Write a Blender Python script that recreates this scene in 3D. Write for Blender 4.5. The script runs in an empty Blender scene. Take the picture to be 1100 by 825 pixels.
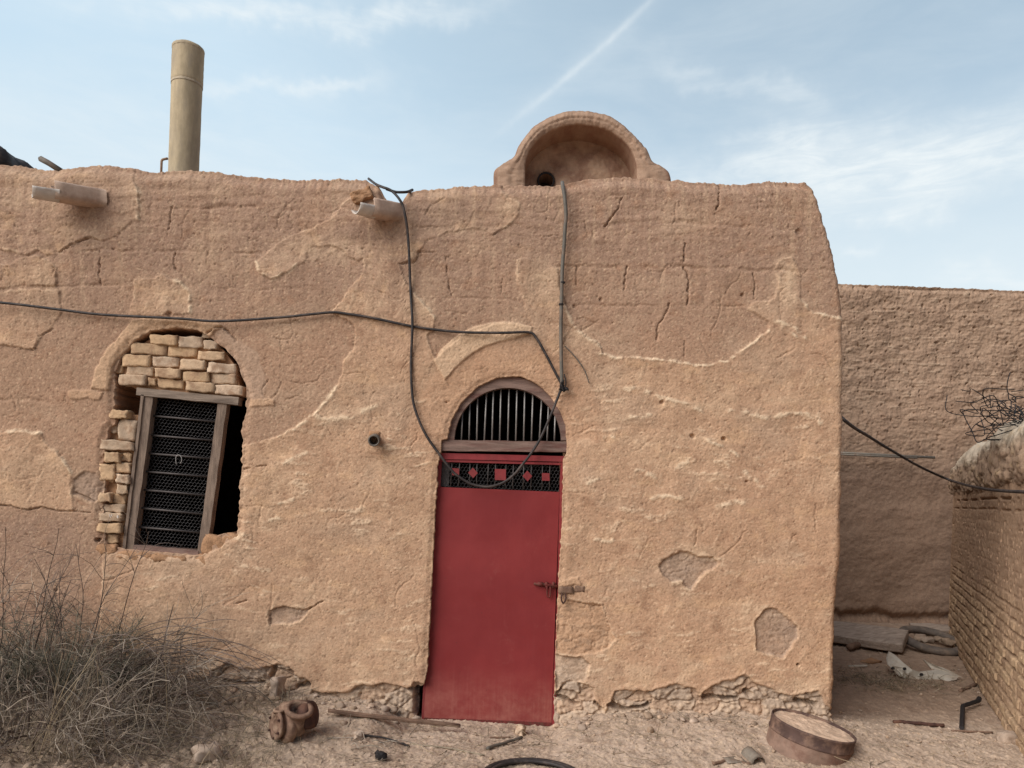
import bpy, math, random
import numpy as np
from mathutils import Matrix, Vector

S = bpy.context.scene
COL = S.collection
R = math.radians
random.seed(7)
rng = np.random.default_rng(11)

# ------------------------------------------------------------------ camera
TH, F, CX, CY, CZ = R(2.2), 800.0, 550.0, 528.0, 1.65
D = F / 150.0
ct, st = math.cos(TH), math.sin(TH)
cd = bpy.data.cameras.new('camera'); cam = bpy.data.objects.new('camera', cd); COL.objects.link(cam)
cam.matrix_world = Matrix(((ct, -st, 0, 0), (0, 0, -1, -D), (st, ct, 0, CZ), (0, 0, 0, 1)))
cd.sensor_width = 36; cd.lens = F / 1100 * 36; cd.shift_y = (CY - 412.5) / 1100
cd.clip_end = 3000; cd.clip_start = .05
S.camera = cam

# ------------------------------------------------------------------ light
SUN_DIR = (-0.77, -0.64); SUN_EL = R(36)          # towards the sun (plan), elevation
sd_ = bpy.data.lights.new('sun', 'SUN'); sd_.energy = 2.4; sd_.angle = R(52); sd_.color = (1, .97, .94)
sun = bpy.data.objects.new('sun', sd_); COL.objects.link(sun)
_n = math.hypot(*SUN_DIR)
_v = Vector((SUN_DIR[0] / _n * math.cos(SUN_EL), SUN_DIR[1] / _n * math.cos(SUN_EL), math.sin(SUN_EL)))
sun.rotation_euler = _v.to_track_quat('Z', 'Y').to_euler()
S.view_settings.view_transform = 'Standard'; S.view_settings.look = 'None'
S.view_settings.exposure = 0.62; S.view_settings.gamma = 1; S.view_settings.use_curve_mapping = False
SKY_STR = 0.05

def W(px, py, y=0.0):
    d = D + y
    u = (np.asarray(px, float) - CX) / F; v = (CY - np.asarray(py, float)) / F
    x = d * (u * ct - v * st); z = CZ + d * (u * st + v * ct)
    return np.stack([x, np.broadcast_to(np.asarray(y, float), x.shape), z], -1)

class NT:                                          # small node-expression helper
    def __init__(s, tree): s.t = tree; s.n = tree.nodes; s.l = tree.links
    def new(s, ty, **kw):
        n = s.n.new(ty)
        for k, v in kw.items(): setattr(n, k, v)
        return n
    def put(s, sock, v):
        if isinstance(v, bpy.types.NodeSocket): s.l.new(v, sock)
        elif v is not None: sock.default_value = v
    def m(s, op, a, b=None, c=None, clamp=False):
        n = s.new('ShaderNodeMath', operation=op, use_clamp=clamp)
        s.put(n.inputs[0], a); s.put(n.inputs[1], b) if b is not None else None
        if c is not None: s.put(n.inputs[2], c)
        return n.outputs[0]
    def mix(s, f, a, b, mode='MIX'):
        n = s.new('ShaderNodeMix', data_type='RGBA', blend_type=mode)
        s.put(n.inputs[0], f); s.put(n.inputs[6], a); s.put(n.inputs[7], b)
        return n.outputs[2]
    def noise(s, vec, scale, detail=5, rough=.6, dist=0.0):
        n = s.new('ShaderNodeTexNoise'); s.put(n.inputs['Vector'], vec)
        n.inputs['Scale'].default_value = scale; n.inputs['Detail'].default_value = detail
        n.inputs['Roughness'].default_value = rough; n.inputs['Distortion'].default_value = dist
        return n.outputs['Fac']
    def ramp(s, f, a, b, lo=0.0, hi=1.0):
        n = s.new('ShaderNodeMapRange'); n.interpolation_type = 'SMOOTHSTEP'
        s.put(n.inputs[0], f); n.inputs[1].default_value = a; n.inputs[2].default_value = b
        n.inputs[3].default_value = lo; n.inputs[4].default_value = hi
        return n.outputs[0]
    def mapping(s, vec, scale, rot=(0, 0, 0)):
        n = s.new('ShaderNodeMapping'); s.put(n.inputs[0], vec)
        n.inputs['Scale'].default_value = scale; n.inputs['Rotation'].default_value = rot
        return n.outputs[0]

def build_world():
    w = bpy.data.worlds.new('World'); S.world = w; w.use_nodes = True
    t = NT(w.node_tree); t.n.clear()
    sky = t.new('ShaderNodeTexSky', sky_type='NISHITA')
    sky.sun_disc = False; sky.sun_elevation = SUN_EL
    sky.sun_rotation = math.atan2(SUN_DIR[0], SUN_DIR[1]) % (2 * math.pi)
    sky.air_density = 1.0; sky.dust_density = 2.0; sky.ozone_density = 1.5; sky.altitude = 0
    co = t.new('ShaderNodeTexCoord').outputs['Generated']
    sp = t.new('ShaderNodeSeparateXYZ'); t.l.new(co, sp.inputs[0])
    A = t.m('ARCTAN2', sp.outputs[0], sp.outputs[1]); E = t.m('ARCSINE', sp.outputs[2])
    def ae(px, py):
        u = (px - CX) / F; v = (CY - py) / F
        dx = u * ct - v * st; dz = u * st + v * ct
        return math.atan2(dx, 1), math.atan2(dz, math.hypot(dx, 1))
    cmb = t.new('ShaderNodeCombineXYZ'); t.l.new(A, cmb.inputs[0]); t.l.new(E, cmb.inputs[1])
    q = cmb.outputs[0]
    wob = t.m('MULTIPLY', t.m('SUBTRACT', t.noise(q, 7, 4, .6), .5), .10)
    wob2 = t.m('MULTIPLY', t.m('SUBTRACT', t.noise(q, 30, 3, .6), .5), .025)
    E2 = t.m('ADD', E, t.m('ADD', wob, wob2))
    fine = t.noise(t.mapping(q, (6, 26, 1), (0, 0, R(10))), 1.6, 7, .65, .6)
    fine2 = t.noise(t.mapping(q, (14, 50, 1), (0, 0, R(-12))), 1.5, 6, .7, .5)
    tex = t.m('ADD', t.ramp(fine, .3, .75, .25, 1), t.m('MULTIPLY', fine2, .3))
    acc = None
    def blob(p0, p1, wid, amp, e=E2, soft=.35):
        nonlocal acc
        (a0, e0), (a1, e1) = ae(*p0), ae(*p1)
        L = math.hypot(a1 - a0, e1 - e0); cx_, cy_ = (a0 + a1) / 2, (e0 + e1) / 2
        cs, sn = (a1 - a0) / L, (e1 - e0) / L
        dA = t.m('SUBTRACT', A, cx_); dE = t.m('SUBTRACT', e, cy_)
        X = t.m('ADD', t.m('MULTIPLY', dA, cs), t.m('MULTIPLY', dE, sn))
        Y = t.m('SUBTRACT', t.m('MULTIPLY', dE, cs), t.m('MULTIPLY', dA, sn))
        X = t.m('DIVIDE', X, L / 2); Y = t.m('DIVIDE', Y, wid / F)
        X = t.m('POWER', t.m('ABSOLUTE', X), 4.0)
        g = t.m('EXPONENT', t.m('MULTIPLY', t.m('ADD', X, t.m('MULTIPLY', Y, Y)), -1.0))
        g = t.m('MULTIPLY', g, amp)
        acc = g if acc is None else t.m('ADD', acc, g)
    E3 = t.m('ADD', E, t.m('MULTIPLY', wob2, .35))
    blob((600, 205), (1200, 128), 38, .5)
    blob((780, 175), (1300, 160), 26, .45)
    blob((870, 226), (1030, 212), 14, .55)
    blob((905, 275), (945, 266), 6, .45)
    blob((215, 96), (405, 80), 7, .5)
    blob((100, -2), (520, 4), 9, .6)
    blob((-100, 120), (420, 170), 45, .25)
    blob((700, 60), (900, 130), 10, .30)
    blob((1000, 290), (1200, 296), 9, .5)
    cl = t.m('MULTIPLY', acc, tex)
    acc = None
    blob((545, 135), (712, -12), 3.2, .33, E3)
    blob((540, 135), (720, -10), 10, .12, E3)
    trail = t.m('MULTIPLY', acc, t.ramp(t.noise(q, 22, 3, .6), .25, .7, .35, 1))
    veil = t.m('MULTIPLY', t.ramp(t.noise(t.mapping(q, (2.5, 9, 1), (0, 0, R(8))), 1.5, 6, .6, .4), .35, .8), .22)
    haze = t.ramp(E, 0.55, 0.08, 0.0, .40)
    west = t.ramp(A, .35, -.75, 0, .38)
    f = t.m('ADD', t.m('ADD', cl, trail), veil)
    base = t.mix(t.m('MULTIPLY', t.m('MINIMUM', t.m('ADD', t.m('ADD', haze, west), .62), .92), t.m('MULTIPLY', t.ramp(E, .5, 1.1, 1, .15), t.ramp(sp.outputs[1], -.1, .5, 0, 1))), sky.outputs[0], tuple(c / SKY_STR for c in (.41, .53, .625)) + (1,))
    base = t.mix(t.m('MULTIPLY', t.ramp(sp.outputs[1], -.1, .5, 0, 1), t.ramp(t.m('ADD', E, t.m('MULTIPLY', wob, .6)), .50, .16, 0, .62)), base, tuple(c / SKY_STR for c in (.575, .61, .605)) + (1,))
    c = t.mix(t.m('MINIMUM', f, .9), base, tuple(c / SKY_STR for c in (.57, .61, .625)) + (1,))
    bg = t.new('ShaderNodeBackground'); t.l.new(c, bg.inputs[0]); bg.inputs[1].default_value = SKY_STR
    o = t.new('ShaderNodeOutputWorld'); t.l.new(bg.outputs[0], o.inputs[0])
build_world()

# ------------------------------------------------------------------ numpy noise
_perm = rng.permutation(512).astype(np.int64) % 256
_perm = np.concatenate([_perm, _perm, _perm])
_ang = rng.random(256) * 2 * np.pi; _gx, _gy = np.cos(_ang), np.sin(_ang)
def perlin(x, y, seed=0):
    x = x + seed * 37.17; y = y + seed * 17.31
    xi = np.floor(x).astype(np.int64); yi = np.floor(y).astype(np.int64)
    xf = x - xi; yf = y - yi
    u = xf * xf * xf * (xf * (xf * 6 - 15) + 10); v = yf * yf * yf * (yf * (yf * 6 - 15) + 10)
    def g(ix, iy, dx, dy):
        h = _perm[_perm[ix & 255] + (iy & 255)] & 255
        return _gx[h] * dx + _gy[h] * dy
    a = g(xi, yi, xf, yf); b = g(xi + 1, yi, xf - 1, yf)
    c = g(xi, yi + 1, xf, yf - 1); d = g(xi + 1, yi + 1, xf - 1, yf - 1)
    return 1.45 * ((a + u * (b - a)) * (1 - v) + (c + u * (d - c)) * v)
def fbm(x, y, o=5, seed=0, gain=.5, lac=2.03):
    s = 0; a = 1; n = 0
    for k in range(o):
        s = s + a * perlin(x, y, seed + k * 3); n += a; a *= gain; x = x * lac; y = y * lac
    return s / n
def worley(x, y, seed=0):
    xi = np.floor(x).astype(np.int64); yi = np.floor(y).astype(np.int64)
    f1 = np.full(x.shape, 9.); f2 = f1.copy(); idv = np.zeros(x.shape)
    for dx in (-1, 0, 1):
        for dy in (-1, 0, 1):
            h = _perm[_perm[(xi + dx + seed) & 255] + ((yi + dy) & 255)] & 255
            h2 = _perm[h + 91]; h3 = _perm[h + 37]
            px = xi + dx + .15 + .7 * h / 255.; py = yi + dy + .15 + .7 * h2 / 255.
            d = np.hypot(px - x, py - y)
            nearer = d < f1
            f2 = np.where(nearer, f1, np.minimum(f2, d)); idv = np.where(nearer, h3 / 255., idv); f1 = np.where(nearer, d, f1)
    return f1, f2, idv
def sm(a, b, x):
    t = np.clip((x - a) / (b - a), 0, 1); return t * t * (3 - 2 * t)
def segdist(px, py, a, b):
    vx, vy = b[0] - a[0], b[1] - a[1]; L = vx * vx + vy * vy + 1e-12
    t = np.clip(((px - a[0]) * vx + (py - a[1]) * vy) / L, 0, 1)
    return np.hypot(px - a[0] - t * vx, py - a[1] - t * vy)
def sdf(px, py, poly, far=30.):
    """signed distance in photo pixels, + inside; exact near the polygon, -far elsewhere"""
    P = np.asarray(poly, float); out = np.full(px.shape, -far)
    m = (px > P[:, 0].min() - far) & (px < P[:, 0].max() + far) & (py > P[:, 1].min() - far) & (py < P[:, 1].max() + far)
    x, y = px[m], py[m]; d = np.full(x.shape, 1e9); ins = np.zeros(x.shape, bool)
    n = len(P)
    for i in range(n):
        a, b = P[i], P[(i + 1) % n]
        d = np.minimum(d, segdist(x, y, a, b))
        if a[1] != b[1]:
            c = ((a[1] > y) != (b[1] > y)) & (x < (b[0] - a[0]) * (y - a[1]) / (b[1] - a[1]) + a[0])
            ins ^= c
    out[m] = np.where(ins, d, -np.minimum(d, far)); return out
def linedist(px, py, line, far=12.):
    P = np.asarray(line, float); out = np.full(px.shape, far)
    m = (px > P[:, 0].min() - far) & (px < P[:, 0].max() + far) & (py > P[:, 1].min() - far) & (py < P[:, 1].max() + far)
    x, y = px[m], py[m]; d = np.full(x.shape, far)
    for a, b in zip(P[:-1], P[1:]): d = np.minimum(d, segdist(x, y, a, b))
    out[m] = d; return out

# ------------------------------------------------------------------ object helpers
def tag(o, label=None, cat=None, group=None, kind=None):
    if label: o['label'] = label
    if cat: o['category'] = cat
    if group: o['group'] = group
    if kind: o['kind'] = kind
    return o
def empty(name, loc, label, cat, group=None):
    o = bpy.data.objects.new(name, None); COL.objects.link(o); o.location = loc; o.empty_display_size = .1
    return tag(o, label, cat, group)
def origin_of(p):
    v = Vector((0, 0, 0))
    while p is not None: v = v + p.location; p = p.parent
    return np.array(v)
def link(name, me, mat, parent=None, smooth=False):
    for m in (mat if isinstance(mat, (list, tuple)) else [mat]): me.materials.append(m)
    if smooth: me.polygons.foreach_set('use_smooth', [True] * len(me.polygons))
    o = bpy.data.objects.new(name, me); COL.objects.link(o)
    if parent is not None: o.parent = parent
    return o
def npmesh(name, V, Q, mat, parent=None, col=None, smooth=True, tris=None):
    """V (n,3) world coordinates, Q (m,4) quads, tris (k,3)"""
    V = np.asarray(V, float) - (origin_of(parent) if parent is not None else 0)
    me = bpy.data.meshes.new(name); me.vertices.add(len(V)); me.vertices.foreach_set('co', V.astype(np.float32).ravel())
    Q = np.asarray(Q, np.int32).reshape(-1, 4); T = np.asarray(tris if tris is not None else [], np.int32).reshape(-1, 3)
    nl = Q.size + T.size; me.loops.add(nl); me.polygons.add(len(Q) + len(T))
    me.loops.foreach_set('vertex_index', np.concatenate([Q.ravel(), T.ravel()]))
    me.polygons.foreach_set('loop_start', np.concatenate([np.arange(len(Q)) * 4, Q.size + np.arange(len(T)) * 3]).astype(np.int32))
    me.polygons.foreach_set('loop_total', np.concatenate([np.full(len(Q), 4), np.full(len(T), 3)]).astype(np.int32))
    me.update(calc_edges=True); me.validate()
    if col is not None:
        at = me.color_attributes.new('Col', 'FLOAT_COLOR', 'POINT')
        c4 = np.concatenate([np.clip(col, 0, 1), np.ones((len(col), 1))], 1).astype(np.float32)
        at.data.foreach_set('color', c4.ravel())
    return link(name, me, mat, parent, smooth)
def gridfaces(ni, nj):
    i, j = np.meshgrid(np.arange(ni - 1), np.arange(nj - 1), indexing='ij'); a = i * nj + j
    return np.stack([a, a + nj, a + nj + 1, a + 1], -1).reshape(-1, 4)

class MB:
    """collects shapes for ONE mesh"""
    def __init__(s): s.v = []; s.f = []
    def add(s, V, Fc):
        o = len(s.v); s.v.extend([tuple(p) for p in V]); s.f.extend([tuple(int(i) + o for i in f) for f in Fc]); return s
    def prism(s, pts, depth):                       # pts: world outline (front), extruded along +y
        P = np.asarray(pts, float); n = len(P); Q = P + np.array([0, depth, 0])
        f = [tuple(range(n)), tuple(range(2 * n - 1, n - 1, -1))]
        f += [(i, n + i, n + (i + 1) % n, (i + 1) % n) for i in range(n)]
        return s.add(np.vstack([P, Q]), f)
    def pp(s, px, y, depth): return s.prism(W([p[0] for p in px], [p[1] for p in px], y), depth)
    def tube(s, path, rad, n=8, cap=True):
        P = np.asarray(path, float); k = len(P); rad = np.broadcast_to(np.asarray(rad, float), (k,))
        T = np.gradient(P, axis=0); T /= np.linalg.norm(T, axis=1)[:, None] + 1e-12
        up = np.array([0, 0, 1.]) if abs(T[0][2]) < .9 else np.array([1., 0, 0])
        V = []
        N = np.cross(T[0], up); N /= np.linalg.norm(N)
        for i in range(k):
            N = N - T[i] * N.dot(T[i]); N /= np.linalg.norm(N) + 1e-12; B = np.cross(T[i], N)
            a = np.arange(n) * 2 * np.pi / n
            V.append(P[i] + rad[i] * (np.cos(a)[:, None] * N + np.sin(a)[:, None] * B))
        f = [(i * n + j, i * n + (j + 1) % n, (i + 1) * n + (j + 1) % n, (i + 1) * n + j) for i in range(k - 1) for j in range(n)]
        if cap: f += [tuple(range(n - 1, -1, -1)), tuple(range((k - 1) * n, k * n))]
        return s.add(np.vstack(V), f)
    def rbox(s, c, size, rot=None, r=.01, n=4, jit=0.0, seed=0):
        """rounded, slightly irregular block; rot = 3x3 columns"""
        g = np.linspace(-1, 1, n + 1); V = []; Fc = []; idx = {}
        h = np.asarray(size, float) / 2
        def vid(p):
            k = tuple(np.round(p, 4))
            if k not in idx: idx[k] = len(V); V.append(p)
            return idx[k]
        for ax in range(3):
            for sg in (-1, 1):
                for a in range(n):
                    for b in range(n):
                        q = []
                        for (u, v) in ((a, b), (a + 1, b), (a + 1, b + 1), (a, b + 1)):
                            p = np.zeros(3); p[ax] = sg; p[(ax + 1) % 3] = g[u]; p[(ax + 2) % 3] = g[v]; q.append(vid(p))
                        Fc.append(q if sg > 0 else q[::-1])
        V = np.array(V) * h; inner = np.clip(V, -(h - r), h - r); dlt = V - inner
        L = np.linalg.norm(dlt, axis=1)[:, None]; V = inner + np.where(L > 1e-9, dlt / np.maximum(L, 1e-9) * r, 0)
        if jit:
            rs = np.random.default_rng(seed); ph = rs.random((3, 3)) * 6; fq = rs.uniform(.6, 1.6, (3, 3)) * 3 / h.max()
            V = V + jit * (np.sin(V @ fq + ph[0]) * .6 + .5 * np.sin(V[:, [1, 2, 0]] @ (fq * 1.9) + ph[1]) + rs.normal(0, .25, V.shape))
        if rot is not None: V = V @ np.asarray(rot, float).T
        return s.add(V + np.asarray(c, float), Fc)
    def lathe(s, c, axis, prof, n=24, closed=False):
        """prof [(r, h)] about axis through c"""
        ax = np.asarray(axis, float); ax /= np.linalg.norm(ax)
        u = np.cross(ax, (0, 1, 0.1)); u /= np.linalg.norm(u); v = np.cross(ax, u)
        a = np.arange(n) * 2 * np.pi / n; ring = np.cos(a)[:, None] * u + np.sin(a)[:, None] * v
        V = np.vstack([np.asarray(c) + ring * r_ + ax * h_ for r_, h_ in prof]); k = len(prof)
        f = [(i * n + j, i * n + (j + 1) % n, (i + 1) * n + (j + 1) % n, (i + 1) * n + j) for i in range(k - 1) for j in range(n)]
        if closed: f += [((k - 1) * n + j, (k - 1) * n + (j + 1) % n, (j + 1) % n, j) for j in range(n)]
        return s.add(V, f)
    def build(s, name, mat, parent=None, smooth=False):
        V = np.asarray(s.v, float) - (origin_of(parent) if parent is not None else 0)
        me = bpy.data.meshes.new(name); me.from_pydata(V.tolist(), [], s.f); me.update()
        return link(name, me, mat, parent, smooth)
def frame(phi=0.0, yaw=0.0, pitch=0.0):
    """columns ex, ey, ez; phi = clockwise tilt as seen in the photo (deg)"""
    a = TH - R(phi)
    return np.array(Matrix.Rotation(R(yaw), 3, 'Z') @ Matrix.Rotation(-a, 3, 'Y') @ Matrix.Rotation(R(pitch), 3, 'X'))
def spline(pts, n=8):
    P = np.asarray(pts, float); P = np.vstack([2 * P[0] - P[1], P, 2 * P[-1] - P[-2]]); out = []
    for i in range(1, len(P) - 2):
        for t in np.linspace(0, 1, n, endpoint=False):
            a, b, c, d = P[i - 1:i + 3]
            out.append(.5 * (2 * b + (c - a) * t + (2 * a - 5 * b + 4 * c - d) * t * t + (3 * b - 3 * c + d - a) * t ** 3))
    out.append(P[-2]); return np.array(out)

# ------------------------------------------------------------------ materials
def srgb(r, g, b, k=1.0):
    f = lambda c: ((c / 255 + .055) / 1.055) ** 2.4 if c > 10 else c / 255 / 12.92
    return (f(r) * k, f(g) * k, f(b) * k, 1)
def mat(name, col, rough=.9, spec=.2, metal=0.0, var=.25, scale=14, dirt=None, dirt_amt=.5, dirt_scale=5, bump=.3, bscale=120, bdist=.003, stretch=(1, 1, 1), attr=False, fleck=0.0, isl=0.0):
    m = bpy.data.materials.new(name); m.use_nodes = True; t = NT(m.node_tree)
    b = t.n['Principled BSDF']; co = t.new('ShaderNodeTexCoord').outputs['Object']
    v = t.mapping(co, stretch)
    if attr:
        a = t.new('ShaderNodeAttribute'); a.attribute_name = 'Col'; base = a.outputs['Color']
    else:
        rgb = t.new('ShaderNodeRGB'); rgb.outputs[0].default_value = col; base = rgb.outputs[0]
    n1 = t.noise(v, scale, 6, .65)
    k = t.ramp(n1, .28, .72, 1 - var, 1 + var * .6)
    cm = t.new('ShaderNodeCombineXYZ')
    for i in range(3): t.l.new(k, cm.inputs[i])
    c = t.mix(1.0, base, cm.outputs[0], 'MULTIPLY')
    if isl:
        gi = t.new('ShaderNodeNewGeometry').outputs['Random Per Island']; hs = t.new('ShaderNodeHueSaturation')
        t.put(hs.inputs['Value'], t.ramp(gi, 0, 1, 1 - isl, 1 + isl)); t.put(hs.inputs['Saturation'], t.ramp(t.m('FRACT', t.m('MULTIPLY', gi, 7.31)), 0, 1, .85, 1.1)); t.l.new(c, hs.inputs['Color']); c = hs.outputs['Color']
    if dirt: c = t.mix(t.ramp(t.noise(v, dirt_scale, 6, .7, .3), .45, .68, 0, dirt_amt), c, dirt)
    if fleck:
        f2 = t.noise(v, 75, 5, .75); c = t.mix(t.ramp(f2, .56, .70, 0, fleck * .8), c, (.56, .42, .29, 1)); c = t.mix(t.ramp(f2, .42, .30, 0, fleck * .9), c, (.19, .12, .08, 1))
        fl = t.noise(v, 230, 2, .5); c = t.mix(t.ramp(fl, .62, .74, 0, fleck), c, (.6, .47, .33, 1)); c = t.mix(t.ramp(fl, .36, .26, 0, fleck), c, (.16, .09, .06, 1))
    t.l.new(c, b.inputs['Base Color'])
    b.inputs['Roughness'].default_value = rough; b.inputs['Specular IOR Level'].default_value = spec; b.inputs['Metallic'].default_value = metal
    if bump:
        h = t.m('ADD', t.noise(v, bscale, 4, .65), t.m('MULTIPLY', t.noise(v, bscale * .3, 3, .6), .9))
        bn = t.new('ShaderNodeBump'); bn.inputs['Strength'].default_value = bump; bn.inputs['Distance'].default_value = bdist
        t.l.new(h, bn.inputs['Height']); t.l.new(bn.outputs[0], b.inputs['Normal'])
    return m
M = {}
M['mud'] = mat('mud_plaster', None, .97, .1, var=.10, scale=22, bump=.6, bscale=130, bdist=.004, attr=True, fleck=.5)
M['ground'] = mat('dusty_earth', None, .97, .1, var=.18, scale=14, bump=.8, bscale=90, bdist=.005, attr=True, fleck=.3)
M['dark_mud'] = mat('darkened_interior_mud', srgb(70, 55, 48), .95, .1, var=.3)  # indoor mud darkened in colour so the openings read black
M['roofmud'] = mat('roof_mud', srgb(165, 130, 105), .95, .1, var=.2)
M['brick'] = mat('fired_brick', srgb(194, 166, 136), .92, .15, isl=.13, var=.22, scale=16, dirt=srgb(150, 118, 94), dirt_amt=.75, dirt_scale=14, bump=.7, bscale=70, bdist=.005)
M['mortar'] = mat('mud_mortar', srgb(165, 128, 98), .95, .1, var=.25, bump=.8, bscale=50, bdist=.01)
M['wood'] = mat('grey_weathered_wood', srgb(132, 114, 100), .85, .2, var=.35, scale=9, dirt=srgb(85, 70, 62), dirt_amt=.7, dirt_scale=7, stretch=(5, 5, .7), bump=.5, bscale=40, bdist=.004)
M['woodh'] = mat('grey_weathered_wood_rail', srgb(128, 106, 96), .85, .2, var=.35, scale=9, dirt=srgb(96, 60, 54), dirt_amt=.7, dirt_scale=4, stretch=(.7, 5, 5), bump=.5, bscale=40, bdist=.004)
M['lintel'] = mat('grey_lintel_wood', srgb(142, 126, 112), .88, .2, var=.3, scale=9, dirt=srgb(82, 70, 62), dirt_amt=.7, dirt_scale=4, stretch=(.7, 5, 5), bump=.5, bscale=40, bdist=.004)
M['dark_steel'] = mat('dark_steel_bar', srgb(82, 76, 74), .6, .3, .3, var=.3)
M['pale_steel'] = mat('pale_steel_bar', srgb(150, 146, 142), .55, .3, .4, var=.3)
M['wire'] = mat('netting_wire', srgb(100, 98, 98), .6, .3, .3, var=.2, bump=0)
M['red'] = None
M['rust'] = mat('rusty_iron', srgb(124, 98, 82), .88, .2, .05, var=.35, scale=18, dirt=srgb(166, 142, 120), dirt_amt=.85, dirt_scale=9, bump=.6, bscale=60, bdist=.004)
M['drumside'] = mat('dusty_rusty_drum', srgb(136, 112, 98), .9, .2, .05, var=.3, scale=8, dirt=srgb(108, 80, 68), dirt_amt=.85, dirt_scale=5, stretch=(1, 1, 1.2), bump=.4, bscale=50)
M['drumrim'] = mat('rusty_drum_rim', srgb(84, 66, 60), .85, .25, .1, var=.35, scale=9, dirt=srgb(146, 118, 100), dirt_amt=.8, dirt_scale=6, bump=.4, bscale=50)
M['darkrust'] = mat('dark_rust', srgb(78, 56, 50), .8, .25, .2, var=.35, scale=20, dirt=srgb(120, 85, 66), dirt_amt=.6, dirt_scale=12)
M['redrust'] = mat('rusty_red_bolt', srgb(105, 48, 44), .75, .25, .1, var=.35, scale=40, dirt=srgb(90, 66, 54), dirt_amt=.8, dirt_scale=25)
M['concrete'] = mat('yellowed_cement_pipe', srgb(180, 164, 136), .9, .15, var=.2, scale=9, dirt=srgb(146, 136, 122), dirt_amt=.6, dirt_scale=3.5, stretch=(1.4, 1.4, .5), bump=.35, bscale=60, bdist=.004)
M['cement_pale'] = mat('pale_cement_scab', srgb(184, 170, 148), .9, .15, var=.2)
M['clay'] = mat('dusty_clay_spout', srgb(188, 164, 146), .92, .15, var=.18, scale=12, dirt=srgb(140, 108, 90), dirt_amt=.5, bump=.4)
M['white_clay'] = mat('white_glazed_lip', srgb(205, 196, 186), .7, .3, var=.12, dirt=srgb(170, 145, 125), dirt_amt=.5, dirt_scale=12)
M['rubber'] = mat('black_cable_rubber', srgb(52, 47, 46), .6, .3, var=.3, dirt=srgb(96, 82, 74), dirt_amt=.6, dirt_scale=14, bump=.1)
M['conduit'] = mat('grey_green_cable', srgb(98, 93, 85), .65, .3, var=.25, dirt=srgb(130, 108, 92), dirt_amt=.5, dirt_scale=8, bump=.1)
M['dustyrubber'] = mat('dusty_rubber', srgb(104, 95, 88), .9, .15, var=.3, scale=9, dirt=srgb(140, 122, 106), dirt_amt=.7, dirt_scale=6)
M['ironblack'] = mat('black_iron', srgb(40, 36, 36), .7, .3, var=.3)
M['twig'] = mat('dry_twig', srgb(104, 91, 82), .9, .1, isl=.35, var=.3, scale=4, bump=0)
M['twigpale'] = mat('pale_dead_stalk', srgb(152, 139, 124), .9, .1, isl=.3, var=.3, scale=4, bump=0)
M['sage'] = mat('grey_green_sage', srgb(110, 106, 92), .9, .1, isl=.3, var=.3, scale=6, bump=0)
M['straw'] = mat('dry_grass', srgb(136, 122, 102), .9, .1, isl=.4, var=.4, scale=5, bump=0)
M['stone'] = mat('dusty_stone', srgb(170, 148, 128), .95, .1, isl=.2, var=.3, scale=9, dirt=srgb(150, 128, 110), dirt_amt=.5, bump=.5, bscale=60, bdist=.004)
M['plank'] = mat('dusty_plank', srgb(168, 152, 138), .9, .15, var=.25, scale=8, dirt=srgb(110, 92, 80), dirt_amt=.6, stretch=(1, 6, 6), bump=.4)
M['stick'] = mat('brown_stick', srgb(124, 100, 84), .9, .15, var=.35, scale=12, bump=.4, bscale=60)
M['plastic'] = mat('dusty_white_plastic', srgb(188, 180, 166), .6, .3, var=.15, scale=8, dirt=srgb(150, 130, 112), dirt_amt=.6, dirt_scale=6, bump=.1)
M['tin'] = mat('grey_tin_sheet', srgb(140, 132, 120), .6, .3, .3, var=.25, dirt=srgb(120, 90, 72), dirt_amt=.6, dirt_scale=14)
M['white'] = mat('white_paint_mark', srgb(225, 215, 205), .8, .2, var=.1, bump=0)
M['redpaint'] = mat('red_enamel', srgb(132, 48, 50), .6, .3, var=.2, scale=20, dirt=srgb(120, 60, 55), dirt_amt=.5, bump=.1)

def red_door_mat():
    m = bpy.data.materials.new('faded_red_enamel_sheet'); m.use_nodes = True; t = NT(m.node_tree); b = t.n['Principled BSDF']
    co = t.new('ShaderNodeTexCoord').outputs['Object']
    sp = t.new('ShaderNodeSeparateXYZ'); t.l.new(co, sp.inputs[0])
    c = t.mix(t.ramp(t.noise(co, 2.2, 5, .6), .35, .7), srgb(121, 39, 40), srgb(131, 46, 46))
    streak = t.noise(t.mapping(co, (40, 1, 1.3)), 1.0, 6, .7)
    c = t.mix(t.ramp(streak, .5, .85, 0, .12), c, srgb(150, 78, 74))
    low = t.ramp(sp.outputs[2], .42, .0, 0, 1)
    dust = t.m('MULTIPLY', low, t.ramp(t.m('ADD', t.m('MULTIPLY', streak, .3), t.m('MULTIPLY', t.noise(co, 9, 6, .7), .7)), .35, .7, .1, .6))
    c = t.mix(dust, c, srgb(168, 112, 98))
    c = t.mix(t.ramp(t.noise(co, 5, 7, .8), .55, .8, 0, .45), c, srgb(150, 88, 80))
    c = t.mix(t.ramp(t.noise(co, 45, 4, .7), .64, .74, 0, .6), c, srgb(92, 48, 44))
    t.l.new(c, b.inputs['Base Color'])
    t.l.new(t.ramp(t.noise(co, 5, 4, .6), .3, .7, .5, .75), b.inputs['Roughness']); b.inputs['Specular IOR Level'].default_value = .3
    bn = t.new('ShaderNodeBump'); bn.inputs['Strength'].default_value = .25; bn.inputs['Distance'].default_value = .02
    t.l.new(t.noise(co, 2.6, 3, .5), bn.inputs['Height']); t.l.new(bn.outputs[0], b.inputs['Normal'])
    return m
M['red'] = red_door_mat()

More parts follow.
